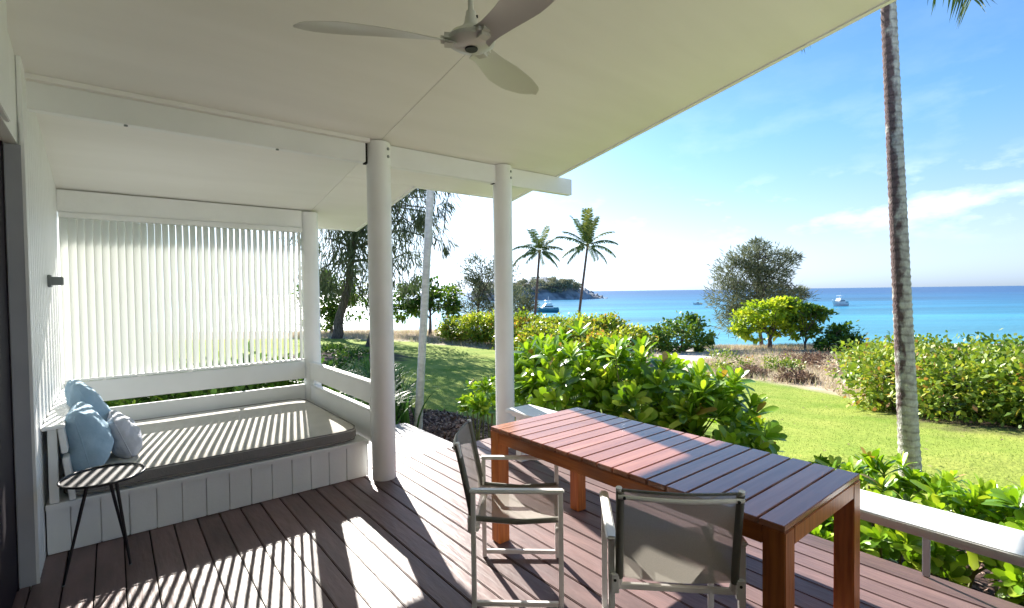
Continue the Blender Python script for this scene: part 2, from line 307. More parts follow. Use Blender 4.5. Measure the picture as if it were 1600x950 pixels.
def ground_mat():
    m = bpy.data.materials.new('ground_cover'); m.use_nodes = True; t = m.node_tree; b = t.nodes['Principled BSDF']
    b.inputs['Roughness'].default_value = .95; b.inputs['Specular IOR Level'].default_value = .1
    c = N(t, 'ShaderNodeTexCoord')
    def noise(s, det, lo, hi, c1, c2):
        n = N(t, 'ShaderNodeTexNoise'); n.inputs['Scale'].default_value = s; n.inputs['Detail'].default_value = det; L(t, c, 'Object', n, 'Vector')
        mr = N(t, 'ShaderNodeMapRange'); mr.inputs['From Min'].default_value = lo; mr.inputs['From Max'].default_value = hi; L(t, n, 'Fac', mr, 0)
        x = N(t, 'ShaderNodeMixRGB'); L(t, mr, 0, x, 'Fac'); x.inputs['Color1'].default_value = (*c1, 1); x.inputs['Color2'].default_value = (*c2, 1); return x
    dune = noise(1.2, 8, .35, .65, (.52, .43, .33), (.36, .30, .21))
    lw = noise(.8, 6, .33, .67, (.17, .26, .035), (.31, .35, .075)); lf = noise(14, 8, .3, .7, (.78, .82, .75), (1.15, 1.12, 1.1))
    lm = N(t, 'ShaderNodeMixRGB', blend_type='MULTIPLY'); lm.inputs['Fac'].default_value = 1; L(t, lw, 0, lm, 1); L(t, lf, 0, lm, 2)
    bedc = noise(22, 6, .35, .65, (.11, .07, .06), (.05, .035, .03)); sandc = noise(3, 6, .3, .7, (.66, .60, .52), (.58, .52, .45))
    cur = dune
    for nme, s in (('lawn', lm), ('sand', sandc), ('bed', bedc)):
        a = N(t, 'ShaderNodeAttribute', attribute_name=nme); x = N(t, 'ShaderNodeMixRGB'); L(t, a, 'Fac', x, 'Fac'); L(t, cur, 0, x, 'Color1'); L(t, s, 0, x, 'Color2'); cur = x
    L(t, cur, 0, b, 'Base Color')
    n = N(t, 'ShaderNodeTexNoise'); n.inputs['Scale'].default_value = 25; n.inputs['Detail'].default_value = 6; L(t, c, 'Object', n, 'Vector')
    bp = N(t, 'ShaderNodeBump'); bp.inputs['Strength'].default_value = .5; bp.inputs['Distance'].default_value = .03; L(t, n, 0, bp, 'Height'); L(t, bp, 0, b, 'Normal')
    return m
ground.data.materials[0] = ground_mat()

# ------------------------------------------------------------------ sea
def sea_mat():
    m = bpy.data.materials.new('sea_water'); m.use_nodes = True; t = m.node_tree; b = t.nodes['Principled BSDF']
    b.inputs['Roughness'].default_value = .32; b.inputs['Specular IOR Level'].default_value = .16
    c = N(t, 'ShaderNodeTexCoord'); s = N(t, 'ShaderNodeSeparateXYZ'); L(t, c, 'Object', s, 0)
    # distance offshore: along the direction away from the beach
    dp = N(t, 'ShaderNodeVectorMath', operation='DOT_PRODUCT'); L(t, c, 'Object', dp, 0); dp.inputs[1].default_value = (SY*1.0+.35, CY*1.0-.75, 0)
    mp = N(t, 'ShaderNodeMapping'); mp.inputs['Scale'].default_value = (.010, .010, 1); mp.inputs['Rotation'].default_value = (0, 0, .9); L(t, c, 'Object', mp, 'Vector')
    n = N(t, 'ShaderNodeTexNoise'); n.inputs['Scale'].default_value = 1.0; n.inputs['Detail'].default_value = 6; L(t, mp, 0, n, 'Vector')
    ad = N(t, 'ShaderNodeMath', operation='MULTIPLY_ADD'); L(t, n, 0, ad, 0); ad.inputs[1].default_value = 90; L(t, dp, 'Value', ad, 2)
    mr = N(t, 'ShaderNodeMapRange'); mr.inputs['From Min'].default_value = 60; mr.inputs['From Max'].default_value = 900; L(t, ad, 0, mr, 0)
    r = N(t, 'ShaderNodeValToRGB'); els = r.color_ramp.elements
    stops = [(0, (.19, .42, .50)), (.06, (.075, .31, .40)), (.18, (.024, .20, .32)), (.4, (.010, .115, .25)), (1, (.006, .065, .20))]
    while len(els) < len(stops): els.new(.5)
    for k, (p, cc) in enumerate(stops): els[k].position = p; els[k].color = (*cc, 1)
    L(t, mr, 0, r, 0)
    n3 = N(t, 'ShaderNodeTexNoise'); n3.inputs['Scale'].default_value = .035; n3.inputs['Detail'].default_value = 5; mp3 = N(t, 'ShaderNodeMapping'); mp3.inputs['Scale'].default_value = (5, .7, 1); mp3.inputs['Rotation'].default_value = (0, 0, -YAW)
    mp3.vector_type = 'TEXTURE'; L(t, c, 'Object', mp3, 'Vector'); L(t, mp3, 0, n3, 'Vector')
    mr3 = N(t, 'ShaderNodeMapRange'); mr3.inputs['From Min'].default_value = .3; mr3.inputs['From Max'].default_value = .7; mr3.inputs['To Min'].default_value = .55; mr3.inputs['To Max'].default_value = 1.3; L(t, n3, 0, mr3, 0)
    hv = N(t, 'ShaderNodeHueSaturation'); L(t, mr3, 0, hv, 'Value'); L(t, r, 0, hv, 'Color'); L(t, hv, 0, b, 'Base Color')
    n2 = N(t, 'ShaderNodeTexNoise'); n2.inputs['Scale'].default_value = .9; n2.inputs['Detail'].default_value = 5; L(t, c, 'Object', n2, 'Vector')
    bp = N(t, 'ShaderNodeBump'); bp.inputs['Strength'].default_value = .5; bp.inputs['Distance'].default_value = .3; L(t, n2, 0, bp, 'Height'); L(t, bp, 0, b, 'Normal')
    return m
ang = np.linspace(0, 2*math.pi, 97)[:-1]; rs = [0.01, 200, 600, 2000, 6000, 20000]
V = np.concatenate([np.stack([r*np.cos(ang), r*np.sin(ang), np.full(96, -5.)], 1) for r in rs])
fc = [[i*96+k, i*96+(k+1) % 96, (i+1)*96+(k+1) % 96, (i+1)*96+k] for i in range(5) for k in range(96)]
sea = npmesh('sea', V, np.array(fc), sea_mat()); tag(sea, kind='structure')

# ------------------------------------------------------------------ deck
db = MB(); db.box(-.55, 3.50, -3, 4.43, -.45, -.032); deck = db.build('deck', M['deckbase']); tag(deck, kind='structure')
bmk = MB(); bmk.box(-.0665, .0665, -3.0, 4.46, -.028, 0, .004); b0 = bmk.build('board', M['deck'], deck); b0.location.x = .234
for k in range(-5, 23):
    if k == 0: continue
    b = b0.copy(); col.objects.link(b); b.parent = deck; b.location.x = .234+.14*k
    b.location.z = random.uniform(-.0012, .0012)
e = MB(); e.box(3.385, 3.545, -3, 4.46, -.028, 0.002, .004); e.build('board', M['deck'], deck)
e = MB(); e.box(3.503, 3.543, -3, 4.45, -.30, -.032); e.box(-.5, 3.5, 4.433, 4.457, -.2, -.03); e.build('edge_board', M['deck'], deck)
# lower landing of pale pavers
lb = MB(); lb.box(1.75, 3.10, 4.48, 6.22, -.6, -.182); land = lb.build('landing', M['paver']); tag(land, kind='structure')
pm = MB(); pm.box(-.333, .333, -.285, .285, -.03, 0, .005); p0 = None
for i, xx in enumerate((2.09, 2.762)):
    for j, yy in enumerate((4.77, 5.345, 5.92)):
        if p0 is None: p0 = pm.build('paver', M['paver'], land); o = p0
        else: o = p0.copy(); col.objects.link(o); o.parent = land
        o.location = (xx, yy, -.15+random.uniform(-.002, .002))

# ------------------------------------------------------------------ roof
Z0, SL_ = 2.927, .1766
def rz(yv): return Z0-SL_*(yv-4.1235)
roof = empty('veranda_roof', (1.5, 2, rz(2)), 0, 'cream painted sloping veranda roof with a flat lined ceiling', 'roof')
def slab(name, poly, t0, t1, m, parent=roof):
    b = MB(); lo = [b.bm.verts.new((px, py, rz(py)+t0)) for px, py in poly]; hi = [b.bm.verts.new((px, py, rz(py)+t1)) for px, py in poly]
    b.bm.faces.new(lo[::-1]); b.bm.faces.new(hi); n = len(poly)
    for i in range(n): b.bm.faces.new((lo[i], lo[(i+1) % n], hi[(i+1) % n], hi[i]))
    o = b.build(name, m, None); o.parent = parent; o.matrix_parent_inverse = Matrix.Translation(parent.location).inverted(); return o
LP = [(-.6, -3), (1.832, -3), (1.832, 6.60), (-.6, 6.60)]
RPa = [(1.8385, -3), (3.96, -3), (3.96, 4.90), (1.8385, 4.90)]
RPb = [(1.8385, 4.906), (2.60, 4.906), (2.60, 6.60), (1.8385, 6.60)]
slab('ceiling_panel', LP, 0, .02, M['ceiling']); slab('ceiling_panel', RPa, 0, .02, M['ceiling']); slab('ceiling_panel', RPb, 0, .02, M['ceiling'])
slab('seam_strip', [(1.8325, -3), (1.838, -3), (1.838, 6.60), (1.8325, 6.60)], .004, .012, M['ceiling'])
slab('roof_sheet', [(-.6, -3), (3.99, -3), (3.99, 4.93), (2.63, 4.93), (2.63, 6.63), (-.6, 6.63)], .03, .10, M['white'])
slab('barge_board', [(3.96, -3), (4.0, -3), (4.0, 4.94), (3.96, 4.94)], -.012, .115, M['white'])
slab('fascia', [(2.60, 4.90), (4.0, 4.903), (4.0, 4.935), (2.60, 4.935)], -.01, .118, M['white'])
slab('barge_board', [(2.60, 4.906), (2.632, 4.906), (2.632, 6.63), (2.60, 6.63)], -.013, .116, M['white'])
slab('fascia', [(-.6, 6.602), (2.63, 6.602), (2.63, 6.635), (-.6, 6.635)], -.01, .114, M['white'])
# ceiling cover strips next to the cross beams
for yv, x1 in ((4.055, 1.74),):
    slab('cover_strip', [(-.42, yv), (x1, yv), (x1, yv+.032), (-.42, yv+.032)], -.032, -.001, M['ceiling'])

# ------------------------------------------------------------------ beams and columns
def beam(name, x0, x1, y0, y1, z0, z1, label):
    b = MB(); b.box(x0, x1, y0, y1, z0, z1, .006); o = b.build(name, M['white']); tag(o, label, 'beam'); return o
b1 = MB(); b1.box(-.42, 1.715, 4.09, 4.17, 2.742, 2.925, .006); o = b1.build('roof_beam', M['white'])
tag(o, 'long white roof beam crossing above the daybed to the nearer column', 'beam')
sb = MB()
for sx_ in (.1, 1.02): sb.tube([(sx_, 4.12, 2.744), (sx_, 4.12, 2.733)], .011, 10)
sb.build('screw_cap', M['grey'], o)
b1 = MB(); b1.box(1.93, 4.22, 4.10, 4.18, 2.742, 2.925, .006)
o = b1.build('roof_beam', M['white']); tag(o, 'white roof beam with its end sticking out past the roof edge', 'beam')
b1 = MB(); b1.box(-.36, 1.722, 5.97, 6.06, 2.385, 2.585, .006); o = b1.build('roof_beam', M['white'])
tag(o, 'white roof beam directly above the slatted screen', 'beam')
def column(xc, yc, zt, r, label, bolts=True, gap=True, z0=0):
    c = empty('column', (xc, yc, 0), 0, label, 'column', 'round white veranda columns')
    b = MB(); b.lathe([(0, z0), (r, z0), (r*1.0, z0+.01), (r, zt), (0, zt)], 48); b.build('shaft', M['white'], c, True)
    if bolts:
        for zz in (zt-.06, zt-.125):
            a = R(-62); q = MB(); p = Vector((math.cos(a)*r, math.sin(a)*r, zz)); n_ = Vector((math.cos(a), math.sin(a), 0))
            q.tube([p-n_*.01, p+n_*.006], .013, 12); q.build('bolt', M['grey'], c)
    if gap:
        q = MB(); q.box(-r-.018, -r+.01, -.005, .05, zt-.19, zt-.012); q.build('joint_gap', M['dark_gap'], c)  # dark strip drawn in as the shaded slot between beam end and column
    return c
column(1.838, 4.115, rz(4.115)-.002, .102, 'round white column at the corner of the daybed')
column(3.20, 4.115, rz(4.115)-.002, .098, 'round white column where the low rail begins, behind the table')
column(1.82, 6.02, rz(6.12)-.002, .095, 'round white column at the far corner of the daybed', False, False, -.45)

# ------------------------------------------------------------------ house wall with opening
wall = empty('house_wall', (-.4, 3, 0), 0, 'white timber boarded house wall on the left with a dark doorway', 'wall')
def wp(name, m, *boxes, bev=0, par=None):
    b = MB()
    for bx in boxes: b.box(*[bx[i]-(wall.location.x if i < 2 else wall.location.y if i < 4 else 0) for i in range(6)], bev)
    return b.build(name, m, par or wall)
wp('wall_core', M['white'], (-.60, -.385, 3.885, 6.9, -.45, 3.4), (-.60, -.385, -3, 3.885, 2.475, 4.3))
for k in range(20):
    wp('wall_board', M['white'], (-.383, -.362, 3.94+k*.1025, 4.037+k*.1025, -.02, 3.2), bev=.004) if 3.94+k*.1025 < 5.95 else None
for k in range(14):
    wp('wall_board', M['white'], (-.383, -.362, 3.939-(k+1)*.5+.003, 3.939-k*.5-.0, 2.48, 4.2), bev=.004) if k > 0 else None
wp('wall_board', M['white'], (-.383, -.362, 3.885, 3.937, -.0, 3.2), bev=.003)
wp('door_jamb', M['jamb'], (-.44, -.373, 3.866, 3.884, 0, 2.47))
wp('doorway_edge', M['white'], (-.372, -.358, 3.868, 3.884, 0, 2.6))
wp('room_side', M['door_room'], (-3.5, -.442, 3.84, 3.86, 0, 2.8), (-3.5, -3.45, -3, 3.86, 0, 2.8), (-3.5, -.46, -3.05, -3, 0, 2.8), (-3.5, -.62, -3, 3.9, 2.81, 2.86))  # near-black sides: the room's darkness is put into their colour
wp('room_floor', M['door_room'], (-3.5, -.56, -3, 3.86, -.05, 0))
wp('sliding_door', M['door_room'], (-.50, -.444, 1.3, 3.83, .02, 2.44))
bw = MB(); bw.box(-.6, 4.0, -3.15, -3.0, -.4, 4.35); o = bw.build('back_wall', M['white']); tag(o, 'white end wall of the veranda standing behind the viewpoint', 'wall')

# wall lamp
lm = empty('wall_lamp', (-.362, 5.0, 1.745), 0, 'small grey box lamp fixed on the white boarded wall beside the screen', 'wall lamp')
b = MB(); b.box(0, .085, -.05, .05, -.03, .03, .004); b.build('lamp_body', M['grey'], lm); b = MB(); b.box(.0, .02, -.06, .06, -.045, .045, .004)
b.build('back_plate', M['grey'], lm)

# ------------------------------------------------------------------ slatted screen
scr = empty('slatted_screen', (.7, 6.0, .87), 0, 'white vertical slatted screen between the house wall and the far column', 'screen')
b = MB(); b.box(-1.05, 1.02, -.05, .05, 1.465, 1.512, .004); b.build('head_rail', M['white'], scr)
b = MB(); b.box(-1.05, 1.02, -.035, .035, -.012, .010, .003); b.build('sill_rail', M['white'], scr)
b = MB(); b.box(-.004, .004, -.058, .058, .012, 1.463, .002); s0 = b.build('slat', M['slat'], scr)
s0.location = (-1.018, 0, 0); s0.rotation_euler = (0, 0, R(-29))
for k in range(1, 36):
    s = s0.copy(); col.objects.link(s); s.parent = scr; s.location.x = -1.018+.0575*k; s.rotation_euler = (0, 0, R(-29+random.uniform(-1.2, 1.2)))

# ------------------------------------------------------------------ daybed
day = empty('daybed', (.7, 5.1, 0), 0, 'built-in white daybed with low board surround between wall and column', 'daybed')
def dy(name, m, *boxes, bev=.004):
    b = MB()
    for bx in boxes: b.box(bx[0]-.7, bx[1]-.7, bx[2]-5.1, bx[3]-5.1, bx[4], bx[5], bev)
    return b.build(name, m, day)
dy('base', M['white'], (-.355, 1.73, 4.262, 5.94, .005, .285), bev=0)
dy('deck_top', M['white'], (-.355, 1.745, 4.215, 5.96, .290, .325))
# front boards of the base
edges = [-.355, -.24, -.091, .058, .208, .357, .506, .655, .804, .953, 1.102, 1.251, 1.40, 1.55, 1.735]
for a, c in zip(edges[:-1], edges[1:]):
    dy('front_board', M['white'], (a+.002, c-.002, 4.24, 4.26, .004, .288), bev=.003)
dy('corner_gap', M['dark_gap'], (1.737, 1.742, 4.245, 4.262, .004, .288), bev=0)  # thin dark strip coloured as the shade in the corner gap
# side boards beside the column
dy('side_board', M['white'], (1.765, 1.80, 4.215, 5.93, .645, .818)); dy('side_board', M['white'], (1.765, 1.80, 4.215, 5.93, .30, .575))
dy('side_cap', M['white'], (1.755, 1.815, 4.21, 5.93, .822, .845)); dy('side_cap', M['white'], (1.755, 1.815, 4.23, 5.93, .578, .592))
dy('side_spacer', M['white'], (1.768, 1.797, 5.82, 5.925, .594, .643)); dy('side_spacer', M['white'], (1.768, 1.797, 4.22, 4.26, .594, .643))
# back boards below the screen
dy('back_board', M['white'], (-.355, 1.72, 5.965, 6.005, .655, .852)); dy('back_board', M['white'], (-.355, 1.72, 5.985, 6.015, .30, .585))
# left sloped backrest boards
def tilt(name, x0, x1, z0, z1, lean, th=.03):
    b = MB(); m = Matrix.Translation((x0-.7, 0, z0))@Matrix.Rotation(lean, 4, 'Y'); b.box(-th/2, th/2, 4.2-5.1, 5.97-5.1, 0, z1-z0, .004, m); return b.build(name, M['white'], day)
tilt('backrest_board', -.255, 0, .64, .80, R(-6)); tilt('backrest_board', -.225, 0, .335, .61, R(-6))
b = MB(); m = Matrix.Translation((-.305-.7, 0, .812))@Matrix.Rotation(R(-4), 4, 'Y'); b.box(-.055, .055, 4.19-5.1, 5.97-5.1, -.012, .012, .004, m); b.build('backrest_cap', M['white'], day)
for yy in (4.22, 4.8, 5.4, 5.9):
    b = MB(); b.box(-.335-.7, -.29-.7, yy-5.1, yy+.045-5.1, .33, .795, .003); b.build('backrest_batten', M['white'], day)

# mattress: soft slab
def soft(name, m, sx_, sy_, sz_, n=3.5, res=40, puff=.0, wr=.0, pinch=0, seedv=0, p_e=8):
    bm = bmesh.new(); bmesh.ops.create_cube(bm, size=2); bmesh.ops.subdivide_edges(bm, edges=bm.edges[:], cuts=res//2, use_grid_fill=True)
    r_ = random.Random(seedv); ph = [r_.uniform(0, 6.28) for _ in range(8)]
    for v in bm.verts:
        c = v.co
        ex, ez = p_e, n
        # superellipse projection
        _ = (abs(c.x)**ex+abs(c.y)**ex)**(1/ex) if (abs(c.x)+abs(c.y)) > 0 else 0
        a = Vector((c.x, c.y, c.z))
        q = ((abs(c.x)**ex+abs(c.y)**ex)**(ez/ex)+abs(c.z)**ez)**(1/ez)
        a = a/max(q, 1e-6)
        px, py, pz = a
        if pinch:  # cushion: thin towards its seams, corners pulled out
            rr = max(abs(px), abs(py)); pz *= (1-pinch*rr**3); k = 1-.09*(1-abs(px*py))*rr**2; px *= k; py *= k
        wv = wr*(math.sin(px*7+ph[0]+py*3)*.5+math.sin(py*9+ph[1]-px*4)*.4+math.sin(px*15+py*11+ph[2])*.25)
        if pinch: pz *= (1+.28*px)
        v.co = (px*sx_/2, py*sy_/2, pz*sz_/2+wv*(1 if pz > 0 else -1)*(1-.3*abs(px)))
    me = bpy.data.meshes.new(name); bm.to_mesh(me); bm.free(); me.materials.append(m)
    me.polygons.foreach_set('use_smooth', [True]*len(me.polygons)); return link(bpy.data.objects.new(name, me))
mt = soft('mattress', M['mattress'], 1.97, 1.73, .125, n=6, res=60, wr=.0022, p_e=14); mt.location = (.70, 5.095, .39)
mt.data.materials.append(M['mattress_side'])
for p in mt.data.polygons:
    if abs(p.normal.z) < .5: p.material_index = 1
tag(mt, 'thin greige daybed mattress striped by sun through the screen', 'mattress')
def piping(o, sx_, sy_, m, z=0, r=.005, ex=8, pinchc=True):
    pts = []
    for k in range(80):
        a = 2*math.pi*k/80; cx, cy = math.cos(a), math.sin(a); q = (abs(cx)**ex+abs(cy)**ex)**(1/ex); px, py = cx/q, cy/q
        if pinchc: k2 = 1-.09*(1-abs(px*py)); px *= k2; py *= k2
        pts.append((px*sx_/2, py*sy_/2, z))
    b = MB(); b.tube(pts+[pts[0], pts[1]], r, 6, False); return b.build('piping', m, o, True)
piping(mt, 1.96, 1.72, M['mattress_side'], .045, .005, 14, False); piping(mt, 1.96, 1.72, M['mattress_side'], -.045, .005, 14, False)
def pillow(loc, rot, size, th, m, label, sd_):
    o = soft('pillow', m, size[0], size[1], th, n=2.9, res=44, wr=.012, pinch=.42, seedv=sd_, p_e=8); o.location = loc; o.rotation_euler = rot
    tag(o, label, 'pillow', 'pillows on the daybed'); piping(o, size[0]*1.0, size[1]*1.0, m, 0, .005, 7); return o
pillow((-.165, 4.50, .67), (R(0), R(78), R(-2)), (.44, .48), .25, M['blue'], 'large pale blue pillow nearest the side table, leaning on the backrest', 1)
pillow((-.15, 4.97, .735), (R(-5), R(70), R(3)), (.56, .44), .22, M['blue'], 'pale blue pillow crossed by sun stripes, farthest back against the backrest', 2)
pillow((.035, 4.72, .60), (R(5), R(70), R(6)), (.33, .40), .19, M['lilac'], 'small pale lilac pillow in front of the blue ones', 3)

# ------------------------------------------------------------------ side table
st = empty('side_table', (-.065, 3.825, 0), 0, 'small round black side table on thin splayed legs before the daybed', 'side table')
b = MB(); b.lathe([(0, .55), (.192, .55), (.196, .556), (0, .556)], 48); b.build('table_top', M['tabletop_dark'], st, True)
b = MB()
pts = [(.2*math.cos(a), .2*math.sin(a), .562) for a in np.linspace(0, 2*math.pi, 49)]; b.tube(pts+[pts[1]], .0065, 8, False); b.build('rim', M['steel_black'], st, True)
for p, q in (((-.07, -.04), (-.187, -.084)), ((.055, -.03), (.113, -.046)), ((.02, .06), (.105, .16))):
    b = MB(); b.tube([(p[0], p[1], .549), (q[0], q[1], .004)], [.010, .0065], 10); lg = b.build('leg', M['steel_black'], st, True)
    b = MB(); b.lathe([(0, 0), (.008, 0), (.008, .006), (0, .006)], 10, (q[0], q[1], 0)); b.build('foot_pad', M['grey'], lg)

# ------------------------------------------------------------------ low rail
rail = empty('low_rail', (3.065, .8, 0), 0, 'wide low white rail along the open edge of the deck', 'rail')
b = MB(); b.box(-.155, .155, -3.6, 2.95, .47, .50, .006); b.build('cap', M['white'], rail)
b = MB(); b.box(-.115, .10, -3.6, 2.90, .435, .468, .006); b.build('beam', M['white'], rail)
b = MB(); b.box(.43, .442, -.12, -.085, 0.004, .393, .003); b.box(.09, .428, -.12, -.085, .370, .392, .003); b.box(.09, .105, -.12, -.085, .394, .433, .002); b.build('support', M['jamb'], rail)
b = MB(); b.box(-.08, .08, 2.80, 2.88, .004, .434, .004); b.build('support', M['white'], rail)
b = MB(); b.box(-.1, .1, -3.1, -3.02, .003, .434, .004); b.build('support', M['white'], rail)

# ------------------------------------------------------------------ dining table
tb = empty('dining_table', (2.3, 1.69, 0), 0, 'long red-brown timber outdoor table with cross slatted top', 'table')
hx, hy, th = .405, .91, .75
npl = 18; pw = 2*hy/npl
b = MB(); b.box(-hx+.001, hx-.001, -pw/2+.004, pw/2-.004, -.024, 0, .0025); p0 = b.build('board', M['table'], tb); p0.location = (0, -hy+pw/2, th)
for k in range(1, npl):
    p = p0.copy(); col.objects.link(p); p.parent = tb; p.location = (0, -hy+pw*(k+.5), th+random.uniform(-.0008, .0008))
b = MB(); b.box(-hx+.002, -hx+.034, -hy+.086, hy-.086, th-.095, th-.026, .003); b.build('apron', M['table_rail'], tb)
b = MB(); b.box(hx-.034, hx-.002, -hy+.086, hy-.086, th-.095, th-.026, .003); b.build('apron', M['table_rail'], tb)
for s in (-1, 1):
    b = MB(); y0 = s*(hy-.018); b.box(-hx+.086, hx-.086, y0-.016, y0+.016, th-.095, th-.026, .003); b.build('apron', M['table_leg'], tb)
b = MB(); b.box(-.02, .02, -hy+.1, hy-.1, th-.07, th-.026); b.build('centre_rail', M['table_rail'], tb)
for sx_ in (-1, 1):
    for sy_ in (-1, 1):
        b = MB(); cx, cy = sx_*(hx-.043), sy_*(hy-.043); b.box(cx-.042, cx+.042, cy-.042, cy+.042, 0.004, th-.026, .004); lg = b.build('leg', M['table_leg'], tb)
        b = MB(); b.box(cx-.03, cx+.03, cy-.03, cy+.03, 0.0005, .0035); b.build('foot_pad', M['steel_black'], lg)

# ------------------------------------------------------------------ chairs
def make_chair(label):
    c = empty('garden_chair', (0, 0, 0), 0, label, 'chair', 'sling chairs at the table')
    W, D_, AH = .255, .222, .612
    for s in (-1, 1):
        for xx in (-D_, D_):
            b = MB(); b.sqtube((xx, s*W, .0), (xx, s*W, AH-.012), .024, .026, (0, 1, 0)); b.build('leg', M['alu'], c)
        b = MB(); b.sqtube((-D_+.013, s*W, .032), (D_-.013, s*W, .032), .022, .024); b.build('floor_bar', M['alu'], c)
        b = MB(); b.box(-D_-.018, D_+.018, s*W-.021, s*W+.021, AH-.011, AH+.009, .007); b.build('armrest', M['alu'], c)
        # seat side rail (inside of the legs)
        b = MB(); b.tube([(-D_-.005, s*(W-.028), .455), (0, s*(W-.028), .437), (D_+.005, s*(W-.028), .452)], .012, 10); b.build('seat_rail', M['alu'], c, True)
        # back post
        b = MB(); b.tube([(-D_+.02, s*(W-.032), .40), (-D_-.005, s*(W-.032), .47), (-D_-.035, s*(W-.03), .62), (-D_-.082, s*(W-.025), .85)], .0125, 10); bp_ = b.build('back_post', M['alu'], c, True)
        b = MB(); b.box(-D_-.030, -D_-.012, s*(W-.012)-.016, s*(W-.012)+.016, .395, .475, .003); br = b.build('bracket', M['alu'], c)
        b = MB(); b.tube([(-D_-.032, s*(W-.012), .45), (-D_-.029, s*(W-.012), .45)], .006, 8); b.build('screw', M['screw'], br)
    for xx in (-D_+.015, D_-.015):
        b = MB(); b.sqtube((xx, -W+.012, .405), (xx, W-.012, .405), .02, .024); b.build('cross_bar', M['alu'], c)
    # seat sling, slightly sagging
    def sheet(name, f, nu_, nv_, m, th=.0015):
        b = MB(); g_ = [[b.bm.verts.new(f(i/nu_, j/nv_)) for j in range(nv_+1)] for i in range(nu_+1)]
        for i in range(nu_):
            for j in range(nv_): b.bm.faces.new((g_[i][j], g_[i+1][j], g_[i+1][j+1], g_[i][j+1]))
        o = b.build(name, m, c, True); return o
    sheet('seat', lambda u_, v_: (-D_-.005+u_*(2*D_+.015), (v_-.5)*2*(W-.03), .462-.022*math.sin(math.pi*v_)-.016*math.sin(math.pi*u_)), 10, 10, M['mesh'])
    for s in (-1, 1):
        b = MB(); b.tube([(-D_-.0, s*(W-.028), .458), (0, s*(W-.028), .440), (D_+.0, s*(W-.028), .455)], .0145, 10); b.build('seat_hem', M['mesh2'], c, True)
    def bk(u_, v_):
        z = .455+u_*(.845-.455); t = (z-.47)/.38; xx = -D_-.01-.075*max(t, 0)**1.1-.026*math.sin(math.pi*v_)
        return (xx, (v_-.5)*2*(W-.03), z)
    sheet('back_sling', bk, 10, 12, M['mesh'])
    for s in (-1, 1):
        b = MB(); pts = [Vector(bk(u_, .5+s*.5)) for u_ in np.linspace(0.0, .98, 8)]; b.tube(pts, .0165, 10); b.build('back_hem', M['mesh2'], c, True)
    b = MB(); pts = [Vector(bk(.93, v_))+Vector((-.016, 0, 0)) for v_ in np.linspace(-.02, 1.02, 13)]
    b.tube(pts, .0095, 8); tbr = b.build('top_bar', M['alu'], c, True)
    for v_ in (.03, .97):
        b = MB(); p = Vector(bk(.93, v_))+Vector((-.024, 0, 0)); b.tube([p, p+Vector((-.006, 0, 0))], .006, 8); b.build('screw', M['screw'], tbr)
    b = MB(); pts = [Vector(bk(.99, v_)) for v_ in np.linspace(0, 1, 12)]; b.tube(pts, .006, 6); b.build('top_hem', M['mesh2'], c, True)
    return c
ch = make_chair('sling chair seen side on at the far end of the table')
ch.location = (1.742, 2.13, 0.001); ch.rotation_euler = (0, 0, R(-41.5))
c2 = copy_tree(ch); c2['label'] = 'sling chair seen from behind with its back to the viewer at the table corner'
c2.location = (1.905, 1.295, 0.001); c2.rotation_euler = (0, 0, R(44.5))

# ------------------------------------------------------------------ ceiling fan
FX, FY, FZ = 1.13, 1.64, 2.615
fan = empty('ceiling_fan', (FX, FY, FZ), 0, 'three-bladed pale ceiling fan hanging on a thin rod', 'fan')
ztop = rz(FY)-FZ
b = MB(); b.tube([(0, 0, .1), (0, 0, ztop-.03)], .0115, 14); b.build('rod', M['fan'], fan, True)
b = MB(); b.lathe([(0, ztop-.075), (.03, ztop-.07), (.062, ztop-.012), (.062, ztop-.001)], 32); b.build('canopy', M['fan'], fan, True)
b = MB(); b.lathe([(0, -.034), (.035, -.033), (.07, -.027), (.092, -.013), (.096, 0), (.082, .018), (.05, .034), (.028, .06), (.019, .11), (.0, .112)], 40); hub = b.build('hub', M['fan'], fan, True)
b = MB(); b.lathe([(0, -.039), (.024, -.039), (.026, -.036), (.026, -.031), (0, -.031)], 24); b.build('sensor_cap', M['steel_black'], hub)
b = MB(); b.tube([(.014, -.014, .09), (.020, -.020, .09)], .006, 8); b.build('grub_screw', M['screw'], hub)
def blade(a, L_, rise):
    b = MB(); n = 18; rows = []
    for i in range(n+1):
        s = i/n; r = .06+s*(L_-.06)
        w_ = np.interp(s, [0, .08, .2, .45, .7, .88, .96, 1], [.10, .085, .10, .145, .15, .11, .065, .012]); sweep = .02*math.sin(s*2.6)-.035*s**2
        pit = R(np.interp(s, [0, .25, 1], [-30, -17, -6])); z = -.012+rise*s
        row = []
        for k in range(7):
            q = k/6-.5; yv = q*w_; row.append((r, sweep+yv*math.cos(pit), z+yv*math.sin(pit)+.012*(1-(2*q)**2)*w_/.15))
        rows.append(row)
    up = [[b.bm.verts.new(p) for p in row] for row in rows]; dn = [[b.bm.verts.new((p[0], p[1], p[2]-.006*(1-abs(k/3-1)**2)-.0015)) for k, p in enumerate(row)] for row in rows]
    for i in range(n):
        for k in range(6):
            b.bm.faces.new((up[i][k], up[i+1][k], up[i+1][k+1], up[i][k+1])); b.bm.faces.new((dn[i][k], dn[i][k+1], dn[i+1][k+1], dn[i+1][k]))
        b.bm.faces.new((up[i][0], dn[i][0], dn[i+1][0], up[i+1][0])); b.bm.faces.new((up[i][6], up[i+1][6], dn[i+1][6], dn[i][6]))
    b.bm.faces.new([v for v in up[n]]+[v for v in dn[n]][::-1]); b.bm.faces.new([v for v in up[0]][::-1]+[v for v in dn[0]])
    o = b.build('blade', M['fanblade'] if a == 'x' else M['fan'], fan, True); return o
